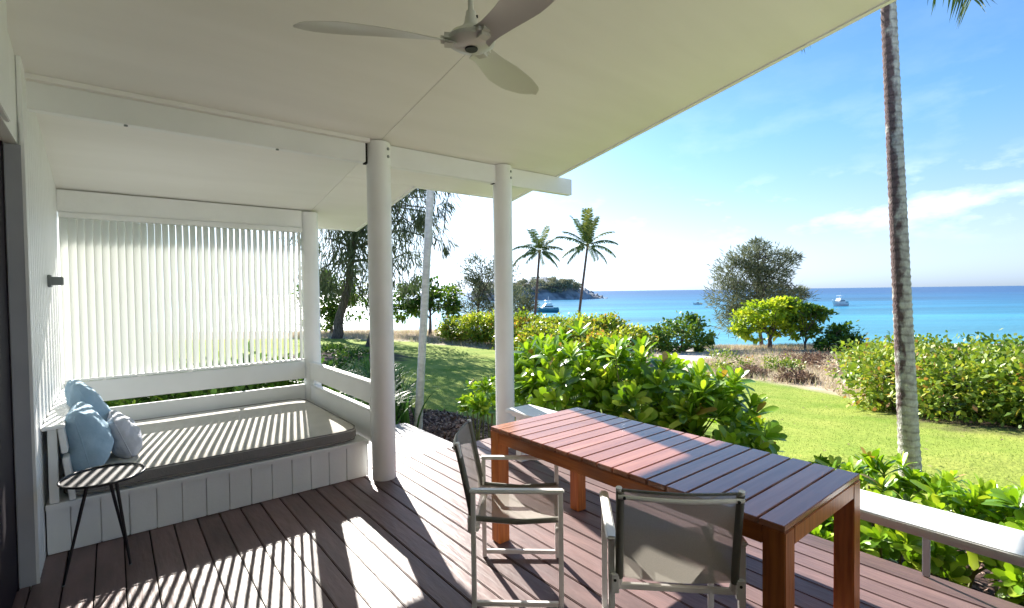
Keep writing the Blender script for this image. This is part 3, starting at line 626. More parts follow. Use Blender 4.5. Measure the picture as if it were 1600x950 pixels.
FAN = [(150, .67, .035), (28, .66, .035), (-92, .66, .035)]
for a, l_, ri in FAN:
    o = blade(a, l_, ri); o.rotation_euler = (0, 0, R(a))
    b = MB(); m = Matrix.Rotation(R(a), 4, 'Z'); b.box(.055, .12, -.034, .034, -.026, .016, .014, m); b.build('blade_holder', M['fan'], fan)

def PX(px, py, d_):   # metres: a point of the garden given by bearing, height angle and depth from the origin
    a = (px-800)/777.25; b_ = (475-py)/777.25; v = (F+Rt2*a+Up2*b_)*d_; return (v.x, v.y, v.z+1.62)
# ------------------------------------------------------------------ vegetation
def leaf_mesh(name, curl=.25, wid=.33, fold=.22, m=None):
    st_ = [0, .25, .5, .72, .9, 1.0]; wd = [.06, .16, .34, wid, .30, .06]; V, Fc = [], []
    for i, s in enumerate(st_):
        z = -curl*s*s+.08*s; w_ = wd[i]/2
        V += [(s, -w_, z+fold*w_), (s, 0, z), (s, w_, z+fold*w_)]
    for i in range(5):
        a = i*3; Fc += [(a, a+3, a+4, a+1), (a+1, a+4, a+5, a+2)]
    return np.array(V, float), np.array(Fc)
LV = [leaf_mesh('a', .22), leaf_mesh('b', .45, .30), leaf_mesh('c', .05, .35)]
def sea_lettuce(name, label, blobs, nros, ll, nobj, seed_, base_xy, group=None, tb_=(0, 1), cat='shrub', up=.8):
    rg = np.random.default_rng(seed_); root = empty(name, (base_xy[0], base_xy[1], g(*base_xy)), 0, label, cat, group)
    P_, A_ = [], []
    vol = np.array([b_[1][0]*b_[1][1] for b_ in blobs]); cnt = (nros*vol/vol.sum()).astype(int)
    for (c, r), n_ in zip(blobs, cnt):
        dv = nrm(rg.normal(size=(n_*3, 3))); dv = dv[dv[:, 2] > -.35][:n_]
        rad = rg.uniform(.55, 1.12, size=(len(dv), 1))**.8
        p = np.array(c)+dv*np.array(r)*rad*(1+.12*np.sin(dv[:, :1]*9+dv[:, 1:2]*7)); P_.append(p); A_.append(nrm(dv*np.array([1, 1, .6])+np.array([0, 0, up*1.3])+rg.normal(size=dv.shape)*.22))
    P_ = np.concatenate(P_); A_ = np.concatenate(A_); ok = P_[:, 2] > G(P_[:, 0], P_[:, 1])+.05; P_, A_ = P_[ok], A_[ok]
    mats, tints = [], []
    for p, a in zip(P_, A_):
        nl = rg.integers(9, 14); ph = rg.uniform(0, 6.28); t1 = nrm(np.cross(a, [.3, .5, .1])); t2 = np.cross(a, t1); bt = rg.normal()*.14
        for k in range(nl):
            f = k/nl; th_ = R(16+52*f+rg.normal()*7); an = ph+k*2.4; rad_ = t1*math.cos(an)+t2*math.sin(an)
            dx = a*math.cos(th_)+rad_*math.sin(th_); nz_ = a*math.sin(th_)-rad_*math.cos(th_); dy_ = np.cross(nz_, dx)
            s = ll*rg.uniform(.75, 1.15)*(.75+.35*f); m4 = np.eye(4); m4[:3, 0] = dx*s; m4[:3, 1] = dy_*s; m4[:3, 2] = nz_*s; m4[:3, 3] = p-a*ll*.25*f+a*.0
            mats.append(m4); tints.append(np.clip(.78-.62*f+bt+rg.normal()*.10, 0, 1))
    mats = np.array(mats); tints = np.array(tints)*(tb_[1]-tb_[0])+tb_[0]
    dist = np.linalg.norm(mats[:, :3, 3]-np.array([0, 0, 1.62]), axis=1); order = np.argsort(dist)
    mes = []
    for k, (v, f_) in enumerate(LV):
        me = bpy.data.meshes.new('leaf'); me.from_pydata(v.tolist(), [], f_.tolist()); me.materials.append(M['lettuce']); me.polygons.foreach_set('use_smooth', [True]*len(me.polygons)); mes.append(me)
    inv = Matrix.Translation(root.location).inverted()
    for i in order[:nobj]:
        o = bpy.data.objects.new('leaf', mes[i % 3]); col.objects.link(o); o.parent = root
        o.matrix_basis = inv@Matrix(mats[i].tolist())
    rest = order[nobj:]
    Vs, Fs, Ts = [], [], []; off = 0; loc = np.array(root.location)
    for i in rest:
        v, f_ = LV[i % 3]; vv = v@mats[i][:3, :3].T+mats[i][:3, 3]-loc; Vs.append(vv); Fs.append(f_+off); off += len(v); Ts.append(np.full(len(f_), tints[i]))
    if Vs:
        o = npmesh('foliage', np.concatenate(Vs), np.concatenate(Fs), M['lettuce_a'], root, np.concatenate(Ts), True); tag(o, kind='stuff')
    b = MB(); bx, by = base_xy; bz = g(bx, by)
    for p, a in list(zip(P_, A_))[::3]:
        q = Vector((bx+(p[0]-bx)*.55+rg.normal()*.05, by+(p[1]-by)*.55+rg.normal()*.05, bz-.02)); p1 = Vector(p); md = (q+p1)/2+Vector((0, 0, .12))*(p1-q).length*.4
        b.tube([q-root.location, md-root.location, p1-root.location], [.011, .009, .006], 5, False)
    b.build('stem', M['stem'], root, True)
    return root
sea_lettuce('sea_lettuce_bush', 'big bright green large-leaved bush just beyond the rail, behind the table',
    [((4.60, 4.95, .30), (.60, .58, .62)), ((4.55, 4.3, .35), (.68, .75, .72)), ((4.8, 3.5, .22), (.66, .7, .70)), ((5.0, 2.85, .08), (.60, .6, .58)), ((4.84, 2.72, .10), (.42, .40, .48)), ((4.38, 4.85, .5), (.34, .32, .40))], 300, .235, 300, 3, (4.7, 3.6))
grp = 'low green bushes along the deck edge'
lows = [((4.35, .95, -.02), (.50, .50, .34), 'low leafy bush hiding the foot of the ringed palm trunk', 46),
        ((4.30, .12, .04), (.48, .45, .36), 'low leafy bush beyond the rail at the right edge of the photo', 46),
        ((4.72, 1.62, -.17), (.24, .24, .26), 'low leafy bush peeping over the near corner of the table', 9),
        ((3.95, 1.45, -.27), (.34, .42, .22), 'low leafy bush seen beneath the rail, behind the near table leg', 34),
        ((4.60, 1.98, -.20), (.18, .18, .22), 'low leafy bush tucked in front of the big bush, beyond the table top', 7),
        (PX(752, 632, 7.1), (.26, .24, .30), 'small light green bush peeping out left of the farther front column', 16),
        ((4.02, .22, -.20), (.26, .22, .24), 'low yellow-green bush at the bottom right corner below the rail', 16)]
for k, (c, r, lb_, n_) in enumerate(lows):
    sea_lettuce('low_bush', lb_, [(c, r)], int(n_*1.9), .15, 240, 20+k, (c[0], c[1]), grp, (.15, 1) if k < 5 else (.5, 1))

def cloud(blobs, n, ll, wd, m, name, parent, rg=rng, mode='leaf', seedt=0, shell=.6, tbias=0.0, droop=.1, ground=True):
    """many small leaves in lumpy shells; blobs in world space"""
    loc = np.array(parent.location) if parent else np.zeros(3)
    vol = np.array([b_[1][0]*b_[1][2]+b_[1][1]*b_[1][0] for b_ in blobs]); cnt = np.maximum((n*vol/vol.sum()).astype(int), 4)
    C, Dn, T = [], [], []
    for (c, r), n_ in zip(blobs, cnt):
        # sub-clumps on the shell give light and dark masses with gaps
        k = max(5, n_//45); cd_ = rdir(k); cc = cd_*rg.uniform(shell, 1.0, (k, 1)); idx = rg.integers(0, k, n_)
        off = rg.normal(size=(n_, 3))*.19; q = cc[idx]+off; C.append(np.array(c)+q*np.array(r)); Dn.append(nrm(q+rg.normal(size=q.shape)*.5)); bt = rg.normal(size=k)*.17
        T.append(np.clip(.45+bt[idx]+rg.normal(size=n_)*.16+tbias, 0, 1))
    C = np.concatenate(C); Dn = np.concatenate(Dn); T = np.concatenate(T); k = len(C)
    if ground:
        ok = C[:, 2] > G(C[:, 0], C[:, 1])+.02; C, Dn, T = C[ok], Dn[ok], T[ok]; k = len(C)
    if mode == 'leaf': dr = nrm(Dn+rdir(k)*.9+np.array([0, 0, .25])); nn = nrm(Dn*.5+rdir(k)*.6+np.array([0, 0, .8]))
    elif mode == 'needle': dr = nrm(Dn*.45+rdir(k)*.35+np.array([0, 0, -.75])); nn = rdir(k)
    elif mode == 'spray': dr = nrm(Dn*.8+rdir(k)*.5+np.array([0, 0, .45])); nn = rdir(k)
    v, f_ = cards(C-loc, dr, nn, ll*rg.uniform(.6, 1.3, k), wd*rg.uniform(.7, 1.2, k), droop)
    return npmesh(name, v, f_, m, parent, T)
def limbs(b, p0, p1, r0, r1, wob=.1, n=6):
    p0, p1 = Vector(p0), Vector(p1); L_ = (p1-p0).length; pts, rr = [], []
    a, c_ = random.uniform(0, 6), random.uniform(0, 6)
    for i in range(n+1):
        s = i/n; p = p0.lerp(p1, s)+Vector((math.sin(s*4+a)-math.sin(a), math.sin(s*3+c_)-math.sin(c_), 0))*wob*L_*.25*math.sin(s*math.pi)+Vector((0, 0, .12*L_*math.sin(s*math.pi)))*(1 if wob else 0)
        pts.append(p); rr.append(r0+(r1-r0)*s)
    b.tube(pts, rr, 8); return pts
def tree(name, label, base, trunk, blobs, n, ll, wd, m, mode, rt, cat='tree', group=None, bark='bark', shell=.55, nb=2, tbias=0, droop=.1):
    bz = g(base[0], base[1]); root = empty(name, (base[0], base[1], bz), 0, label, cat, group); lo = root.location
    b = MB(); tp = [Vector((base[0], base[1], bz-.3))]+[Vector(t_) for t_ in trunk]; rr = [rt*1.25]+[rt*(1-.6*i/len(trunk)) for i in range(1, len(trunk)+1)]
    # smooth the trunk
    P2, R2 = [], []
    for i in range(len(tp)-1):
        for s in (0, .33, .66): P2.append(tp[i].lerp(tp[i+1], s)+Vector((random.uniform(-1, 1), random.uniform(-1, 1), 0))*rt*.25); R2.append(rr[i]+(rr[i+1]-rr[i])*s)
    P2.append(tp[-1]); R2.append(rr[-1]); b.tube([p-lo for p in P2], R2, 10)
    for c, r in blobs:
        for _ in range(nb):
            s = random.randrange(len(P2)//2, len(P2)); q = Vector(c)+Vector([random.uniform(-.6, .6)*r[i] for i in range(3)]); limbs(b, P2[s]-lo, q-lo, R2[s]*.55, .015+rt*.05, .5)
            q2 = Vector(c)+Vector([random.uniform(-.8, .8)*r[i] for i in range(3)]); limbs(b, (P2[s]+q)/2-lo, q2-lo, R2[s]*.3, .01+rt*.03, .5)
    b.build('trunk', M[bark], root, True)
    cr = cloud(blobs, n, ll, wd, m, 'crown', root, mode=mode, shell=shell, tbias=tbias, droop=droop)
    return root
def W3(u, d, z): x_, y_ = xy(u, d); return (x_, y_, z)
def BL(px, py, d_, r, rz_=None, rd=None): return (PX(px, py, d_), (r, rd or r, rz_ or r*.8))

# casuarina, left, dark and drooping
cb = [BL(540, 400, 33, 2.4, 2.6), BL(585, 380, 31, 2.6, 2.6), BL(520, 350, 32, 2.4, 3), BL(560, 300, 31, 3, 3), BL(625, 345, 30, 2.2, 2.6), BL(650, 310, 30, 2.4, 2.6), BL(632, 420, 31, 1.5, 1.6),
      BL(600, 250, 30, 2.2, 2.2), BL(530, 250, 31, 2.4, 2.2), BL(500, 310, 31, 2.2, 2.6), BL(560, 460, 33, 1.4, 1.3), BL(500, 440, 34, 1.6, 1.8)]
tree('casuarina_tree', 'tall dark drooping casuarina with a leaning trunk, left of the nearer column', PX(525, 531, 33)[:2], [PX(531, 490, 33), PX(545, 445, 33), PX(552, 390, 32.5), PX(560, 320, 32), PX(575, 240, 31)],
     cb, 9500, .75, .055, M['casuarina'], 'needle', .30, nb=3, tbias=-.02)
# a big shade tree standing out of view to the left, whose shade falls on the lawn
tree('casuarina_tree', 'drooping casuarina whose branches hang behind the slim pale palm trunk', (10.4, 25.2), [PX(612, 420, 25), PX(606, 300, 25), PX(620, 180, 24)],
     [((8.6, 20.6, 6.6), (2.3, 2.3, 1.3)), ((10.2, 19.4, 7.4), (1.8, 1.8, 1.1)), ((7.4, 18.6, 6.4), (1.6, 1.6, 1.0)), ((9.3, 23.5, 8.5), (2.2, 2.2, 1.5)), BL(672, 325, 25, .9, 1.0), BL(690, 375, 25, .45, .7)], 4600, .55, .055, M['casuarina'], 'needle', .14, nb=2, tbias=-.05)
tree('broadleaf_tree', 'spreading green broad-leaved tree between the two front columns', PX(671, 530, 36)[:2], [PX(673, 500, 36), PX(672, 478, 36)],
     [BL(640, 462, 36, 1.5, .8), BL(628, 485, 36, 1.1, .6), BL(690, 465, 36, 1.5, .9), BL(665, 452, 36, 1.3, .7), BL(708, 478, 36, .9, .7), BL(655, 480, 36, 1, .5)], 2900, .34, .2, M['green'], 'leaf', .12, tbias=.02)
tree('broadleaf_tree', 'green broad-leaved tree behind the leaning casuarina trunk, left of the nearer column', PX(518, 528, 39)[:2], [PX(518, 500, 39), PX(519, 480, 39)],
     [BL(515, 465, 39, 1.8, 1.4), BL(540, 480, 39, 1.6, 1.2), BL(500, 450, 39, 1.8, 1.5), BL(560, 455, 39, 1.5, 1.2), BL(530, 440, 39, 1.4, 1.0), BL(508, 500, 39, 1.5, .8)], 3600, .34, .2, M['green'], 'leaf', .12, tbias=-.02)
tree('shore_tree', 'grey-green bushy tree left of the farther front column', PX(745, 520, 40)[:2], [PX(748, 480, 40), PX(750, 440, 40)],
     [BL(745, 425, 40, 1.4, 1.3), BL(760, 450, 40, 1.6, 1.5), BL(735, 460, 40, 1.2, 1), BL(752, 482, 40, 1.7, .8), BL(775, 430, 40, 1.5, 1.5), BL(785, 470, 40, 1.6, 1.3)], 4200, .4, .07, M['casuarina'], 'spray', .14, tbias=.0)
tree('shore_tree', 'grey-green bushy tree right of the farther front column, below the palm', PX(812, 520, 50)[:2], [PX(812, 490, 50), PX(812, 470, 50)],
     [BL(812, 470, 50, 1.5, 1.4), BL(822, 488, 50, 1.3, 1), BL(800, 485, 50, 1.6, 1.3), BL(828, 476, 50, .8, .8)], 2400, .42, .09, M['casuarina'], 'spray', .12, tbias=.1)
tree('casuarina_tree', 'tall grey-green casuarina standing alone against the sea', PX(1190, 552, 40)[:2], [PX(1188, 520, 40), PX(1186, 480, 40), PX(1183, 430, 40), PX(1184, 395, 40)],
     [BL(1150, 435, 40, 1.6, 1.5), BL(1140, 465, 40, 1.7, 1.6), BL(1160, 410, 40, 1.2, .9), BL(1190, 405, 40, 1.6, 1.1), BL(1215, 415, 40, 1.3, 1.1), BL(1235, 402, 40, .6, .5), BL(1200, 440, 40, 1.5, 1.2),
      BL(1150, 500, 40, 1.3, 1.2), BL(1175, 470, 40, 1.9, 1.5), BL(1215, 465, 40, 1.9, .9), BL(1240, 460, 40, 1.0, .5), BL(1190, 385, 40, .8, .5)], 12000, .48, .065, M['casuarina'], 'spray', .15, nb=3, tbias=.42)
tree('almond_tree', 'round yellow-green tree in front of the tall casuarina', PX(1202, 556, 33)[:2], [PX(1203, 535, 33), PX(1204, 522, 33), PX(1206, 508, 33)],
     [BL(1205, 482, 33, 1.6, .55), BL(1175, 495, 33, 1.3, .45), BL(1235, 492, 33, 1.4, .5), BL(1160, 512, 33, .9, .3), BL(1200, 508, 33, 1.4, .5), BL(1245, 512, 33, 1.0, .4), BL(1225, 476, 33, 1.0, .4), BL(1185, 522, 33, 1.0, .35), BL(1225, 526, 33, .8, .3)], 4200, .30, .19, M['almond'], 'leaf', .17, nb=2)
tree('almond_tree', 'small green tree on a thin trunk right of the round yellow-green one', PX(1258, 556, 32)[:2], [PX(1258, 540, 32), PX(1260, 520, 32)],
     [BL(1262, 495, 32, 1.1, .5), BL(1280, 490, 32, .8, .35), BL(1262, 515, 32, .7, .4), BL(1248, 482, 32, .7, .3)], 1500, .30, .18, M['green'], 'leaf', .08, nb=2, tbias=.22)
# bushes on the dune
def bush(name, label, blobs, n, ll, wd, m, group=None, mode='leaf', tbias=0, cat='shrub'):
    c = blobs[0][0]; root = empty(name, (c[0], c[1], g(c[0], c[1])), 0, label, cat, group)
    b = MB(); lo = root.location
    for c_, r in blobs:
        for _ in range(3):
            q = Vector(c_)+Vector([random.uniform(-.6, .6)*r[i] for i in range(3)]); limbs(b, Vector((c[0]+random.uniform(-.1, .1), c[1]+random.uniform(-.1, .1), lo.z-.05))-lo, q-lo, .05, .012, .5)
    b.build('stem', M['bark'], root, True); cloud(blobs, n, ll, wd, m, 'foliage', root, mode=mode, tbias=tbias); return root
bush('dune_shrub', 'dark green rounded shrub right of the small trees on the dune', [BL(1318, 528, 30, 1.1, .8), BL(1300, 540, 30, .8, .5), BL(1338, 540, 30, .7, .5), BL(1305, 518, 30, .7, .4)], 1900, .25, .16, M['green'], 'green shrubs on the dune')
bush('dune_shrub', 'green spreading shrub by the sandy path', [BL(1065, 505, 32, 1.2, .6), BL(1050, 530, 32, 1.5, .7), BL(1090, 525, 32, 1.0, .6), BL(1022, 530, 32, 1.0, .8), BL(1100, 540, 32, .7, .3)], 3000, .27, .17, M['green'], 'green shrubs on the dune', tbias=.25)
for (px, py, d_, r, m_, tb_, lb_) in ((1130, 572, 24, .9, 'rhedge', .15, 'low yellow-green shrub at the edge of the sandy path'), (1215, 570, 23, .8, 'rhedge', 0, 'low green shrub among dry grass below the round tree'), (1172, 580, 21, .55, 'heath', .1, 'low brown heath clump in front of the round tree'),
                            (1290, 572, 24, .9, 'heath', -.1, 'reddish brown heath clump below the dark green shrub'), (1240, 588, 19, .5, 'heath', .1, 'small brown heath clump at the lawn edge'), (1250, 566, 26, .8, 'heath', .2, 'pale brown heath clump left of the reddish one'),
                            (1320, 568, 22, .7, 'dry', .1, 'straw-coloured grass clump left of the right hedge')):
    q_ = PX(px, py, d_-2.5); q2_ = PX(px+12, py+5, d_-2.7); bush('dune_clump', lb_, [((q_[0], q_[1], g(q_[0], q_[1])+.3*r), (r, r, r*.5)), ((q2_[0], q2_[1], g(q2_[0], q2_[1])+.25*r), (r*.9, r*.8, r*.4))], 1300, .13, .06, M[m_], 'low clumps on the dune', tbias=tb_)
# middle hedge of yellow-green bushes
hb = [BL(712, 515, 31, 1.0, .75), BL(745, 512, 30, 1.2, .85), BL(785, 515, 29, 1.2, .9), BL(825, 513, 28, 1.2, .75), BL(870, 520, 27, 1.3, .72), BL(915, 520, 26, 1.2, .75), BL(955, 522, 25, 1.1, .8), BL(900, 530, 23, 1.1, .7), BL(840, 530, 25, 1.1, .7), BL(985, 535, 23, .9, .6), BL(800, 530, 27, 1, .7), BL(940, 545, 21, .9, .55)]
for lb_, sl_, tb_ in (('yellow-green hedge clump at the lawn edge, left of the farther column', hb[:3], .06), ('yellow and orange tinted hedge clump right of the farther column', [hb[3], hb[8], hb[10]], .17),
                      ('yellow-green hedge clump below the two coconut palms', [hb[4], hb[5], hb[7]], .10), ('orange tinted hedge clump behind the big bush, nearest the sandy path', [hb[6], hb[9], hb[11]], .2)):
    bush('hedge', lb_, sl_, 9500, .19, .12, M['hedge'], 'yellow-green hedge across the garden', tbias=tb_)
# right hedge
rb = []
for (u_, d_, z_, r_, h_) in ((8.0, 10.3, -.42, .85, .62), (8.1, 9.0, -.35, .8, .66), (8.9, 11.6, -.35, 1.05, .66), (8.9, 8.1, -.30, .9, .7), (9.6, 9.8, -.25, 1.2, .62), (9.7, 7.3, -.22, .95, .74), (10.9, 9.0, -.15, 1.3, .66), (10.4, 12.8, -.45, 1.4, .66), (10.9, 6.8, -.15, 1.1, .78), (12, 8.3, -.05, 1.4, .7), (11.9, 11.3, -.25, 1.5, .68), (12.4, 6.2, -.05, 1.2, .8), (14, 8, .0, 1.6, .8), (14.5, 11, -.1, 1.8, .75)):
    rb.append((W3(u_, d_, z_), (r_, r_, h_)))
for lb_, ix, tb_ in (('bright yellow-green bushy hedge end left of the ringed palm trunk', (0, 1, 2, 7), .16), ('yellow-green hedge mass directly behind the ringed palm trunk', (3, 4, 5), .06), ('darker hedge mass at the right edge of the photo', (6, 8, 9, 10, 11, 12, 13), -.02)):
    bush('hedge', lb_, [rb[i] for i in ix], 13000 if ix[0] != 6 else 18000, .125, .075, M['rhedge'], 'bushy hedge right of the lawn', tbias=tb_)

# strap-leaved plants and ground cover left of the lawn
def straps(name, label, cx, cy, n, h, sp, m=M['agap'], group='strap-leaved plants beside the palm', cat='plant'):
    root = empty(name, (cx, cy, g(cx, cy)), 0, label, cat, group)
    V, F_, T = [], [], []; off = 0
    for k in range(n):
        a = rng.uniform(0, 6.28); r0 = abs(rng.normal())*sp*.5; bx, by = r0*math.cos(a), r0*math.sin(a); a2 = rng.uniform(0, 6.28); L_ = h*rng.uniform(.7, 1.25); lean = rng.uniform(.15, .8); wv = .012+.014*rng.random()
        dx, dy_ = math.cos(a2), math.sin(a2)
        for i in range(6):
            s = i/5; rr_ = L_*lean*s*s; zz = L_*(s-.45*lean*s**3); w_ = wv*(1-s**3)+.001; V += [(bx+dx*rr_-dy_*w_, by+dy_*rr_+dx*w_, zz), (bx+dx*rr_+dy_*w_, by+dy_*rr_-dx*w_, zz)]
        for i in range(5): F_.append((off+2*i, off+2*i+1, off+2*i+3, off+2*i+2)); T.append(rng.random())
        off += 12
    return npmesh('leaves', np.array(V), np.array(F_), m, root, np.array(T))
i_ = 0
for (cx, cy, lb_) in ((2.95, 6.95, 'nearest strap-leaved plant by the landing corner'), (3.35, 7.9, 'strap-leaved plant just behind the slim palm trunk'), (3.9, 8.9, 'strap-leaved plant in the middle of its row left of the lawn'), (4.4, 10.2, 'tall strap-leaved plant farther along the bed'), (4.9, 11.6, 'farthest strap-leaved plant of the row beside the lawn'),
                      (3.0, 8.6, 'strap-leaved plant behind the nearer column'), (3.4, 10.4, 'dark strap-leaved plant deeper in the bed'), (2.2, 7.4, 'strap-leaved plant below the daybed side boards')):
    straps('strap_plant', lb_, cx, cy, 300, .85, .5); i_ += 1
bush('hedge_plant', 'low dark green planting behind the daybed, seen through the gap under the screen', [((x_, 6.85, .12), (.50, .40, .58)) for x_ in (-.4, .0, .5, .95, 1.4, 1.8)], 14000, .13, .06, M['green'], tbias=-.1, cat='plant')
for (px, py, r, m_, lb_) in ((520, 552, 1.3, 'green', 'low dark ground-cover patch left of the nearer column'), (560, 560, 1.1, 'green', 'low dark ground-cover patch touching the nearer column'), (545, 575, .8, 'green', 'low green plant patch just above the daybed side board')):
    d_ = {552: 24, 560: 21, 575: 16}[py]; bush('ground_cover', lb_, [(PX(px, py, d_), (r, r, r*.28))], 1400, .16, .08, M[m_], 'ground cover beneath the casuarina', tbias=-.05, cat='plant')

# dry grass over the dune, grass blades on the lawn, bark mulch: nobody could count them
def blades(name, X_, Y_, h, wd, lean, m, kind='stuff', tfun=None):
    k = len(X_); z = G(X_, Y_); c = np.stack([X_, Y_, z-.01], 1); a = rng.uniform(0, 6.28, k); dr = nrm(np.stack([np.cos(a)*lean, np.sin(a)*lean, np.ones(k)], 1)+rng.normal(size=(k, 3))*.12)
    s = nrm(np.cross(dr, rdir(k))); hh = (h*rng.uniform(.5, 1.3, k))[:, None]; v = np.stack([c-s*wd, c+s*wd, c+dr*hh], 1).reshape(-1, 3)
    o = npmesh(name, v, np.arange(3*k).reshape(k, 3), m, None, rng.uniform(0, 1, k) if tfun is None else tfun); tag(o, kind=kind); return o
def scatter(n, umin, umax, dmin, dmax, cond):
    th_ = rng.uniform(umin, umax, n*4); d_ = np.sqrt(rng.uniform(dmin**2, dmax**2, n*4)); x_, y_ = xy(th_*d_, d_); ok = cond(x_, y_, th_*d_, d_); return x_[ok][:n], y_[ok][:n]
x_, y_ = scatter(52000, -.45, 1.15, 7, 40, lambda x, y, u, d: (d > dfar_l(u/d)+.2+.4*np.sin(x*1.7)+.3*np.sin(y*2.3)) & ~((np.hypot((x-20.5)/1.6, (y-12.9)/.9) < 1) | (np.hypot((x-28)/3.2, (y-17.8)/2.2) < 1) | (np.hypot((x-24)/3, (y-15.2)/1.2) < 1)) & (u/d < .8))
tag(blades('dry_grass', x_, y_, .27, .013, .5, M['dry']), 'pale straw-coloured dry grass covering the dune between lawn and sea', 'grass')
inbed = lambda x, y: (np.hypot((x-3.9)/1.0, (y-7.35)/1.75) < 1.05) | (np.hypot((x-3.9)/1.5, (y-1.5)/3.6) < 1.02)
x_, y_ = scatter(110000, -.55, 1.3, 4.2, 17, lambda x, y, u, d: (d < dfar_l(u/d)-.1) & (x > 3.2) & ~inbed(x, y))
tag(blades('lawn_grass', x_, y_, .03, .005, .5, M['grassblade'], tfun=np.clip(.5+.3*np.sin(x_*1.1+1)*np.sin(y_*.9)+rng.normal(size=len(x_))*.2, 0, 1)), 'bright green mown grass blades of the lawn', 'grass')
def chips(name, label, cx, cy, rx, ry, n, s):
    a = rng.uniform(0, 6.28, n); r = np.sqrt(rng.uniform(0, 1, n)); X_ = cx+rx*r*np.cos(a); Y_ = cy+ry*r*np.sin(a); c = np.stack([X_, Y_, G(X_, Y_)+.01], 1)
    dr = nrm(rdir(n)*np.array([1, 1, .35])); v, f_ = cards(c, dr, nrm(rdir(n)*.6+np.array([0, 0, 1.])), s*rng.uniform(.5, 1.6, n), s*.6*rng.uniform(.5, 1.4, n))
    o = npmesh(name, v, f_, M['mulchchip'], None, rng.uniform(0, 1, n)); tag(o, label, 'mulch', None, 'stuff')
chips('bark_mulch', 'dark reddish bark mulch around the slim palm trunk', 4.0, 7.3, .95, 1.6, 7000, .06)
chips('bark_mulch', 'pale brown bark mulch below the rail at the bottom right', 4.3, 1.2, 1.3, 3.0, 9000, .05)

k_ = 220; x_, y_ = scatter(k_, -.5, 1.3, 4.5, 16, lambda x, y, u, d: (d < dfar_l(u/d)-.1) & (x > 4.4))
k_ = len(x_); v_, f_ = cards(np.stack([x_, y_, G(x_, y_)+.03], 1), rdir(k_)*np.array([1, 1, .2]), np.array([0, 0, 1.])+rdir(k_)*.5, .055*rng.uniform(.5, 1.2, k_), .03)
tag(npmesh('fallen_leaves', v_, f_, M['heath'], None, rng.uniform(.3, 1, k_)), 'brown fallen leaves scattered on the lawn', 'leaves', None, 'stuff')
# ------------------------------------------------------------------ palms
def frond(a, el, L_, nleaf, parent, curve=1.0, lw=.045, ll=.5, tb_=0.0, tw=0):
    """one feather frond starting at the crown (parent origin)"""
    V, F_, T = [], [], []; dx, dy_ = math.cos(a), math.sin(a); pts = []
    for i in range(13):
        s = i/12; e_ = el-curve*s*1.0; pts.append((s, e_))
    p = np.zeros(3); P_ = [p.copy()]; 
    for i in range(12):
        e_ = el-curve*((i+.5)/12)**1.2*1.5; p = p+np.array([dx*math.cos(e_), dy_*math.cos(e_), math.sin(e_)])*L_/12; P_.append(p.copy())
    P_ = np.array(P_); off = 0; side = np.array([-dy_, dx, 0.])
    for i in range(12):
        w_ = .018*L_/2*(1-i/13)
        V += [P_[i]-side*w_, P_[i]+side*w_, P_[i+1]+side*w_, P_[i+1]-side*w_]; F_.append((off, off+1, off+2, off+3)); T.append(.9); off += 4
    for k in range(nleaf):
        s = .12+.88*(k+.5)/nleaf; f_ = s*12; i = min(int(f_), 11); q = P_[i]+(P_[i+1]-P_[i])*(f_-i); t = nrm(P_[i+1]-P_[i])
        for sg in (-1, 1):
            d_ = nrm(side*sg*.75+t*.55+np.array([0, 0, (-.75-.5*rng.random())*(1-.85*max(math.sin(el), 0))])+rng.normal(size=3)*.1); l_ = ll*math.sin(math.pi*min(.12+.8*s, 1))**.6*rng.uniform(.85, 1.1)+.05
            n_ = nrm(np.cross(d_, t)); wv = t*lw*.5; m1 = q+d_*l_*.5; tip = q+d_*l_+np.array([0, 0, -.18*l_])
            V += [q-wv*.6, q+wv*.6, m1+wv, m1-wv, tip]; F_ += [(off, off+1, off+2, off+3), (off+3, off+2, off+4, off+4)]; T += [np.clip(.35+tb_+rng.normal()*.15, 0, 1)]*2; off += 5
    V = np.array(V); q4 = [f for f in F_ if f[2] != f[3]]; t3 = [f[:3] for f in F_ if f[2] == f[3]]
    me = bpy.data.meshes.new('frond'); me.from_pydata(V.tolist(), [], [list(f) for f in q4]+[list(f) for f in t3])
    tt = [T[i] for i, f in enumerate(F_) if f[2] != f[3]]+[T[i] for i, f in enumerate(F_) if f[2] == f[3]]
    at = me.attributes.new('tint', 'FLOAT', 'FACE'); at.data.foreach_set('value', np.array(tt, dtype=np.float32)); me.materials.append(M['frond'])
    return link(bpy.data.objects.new('frond', me), parent)
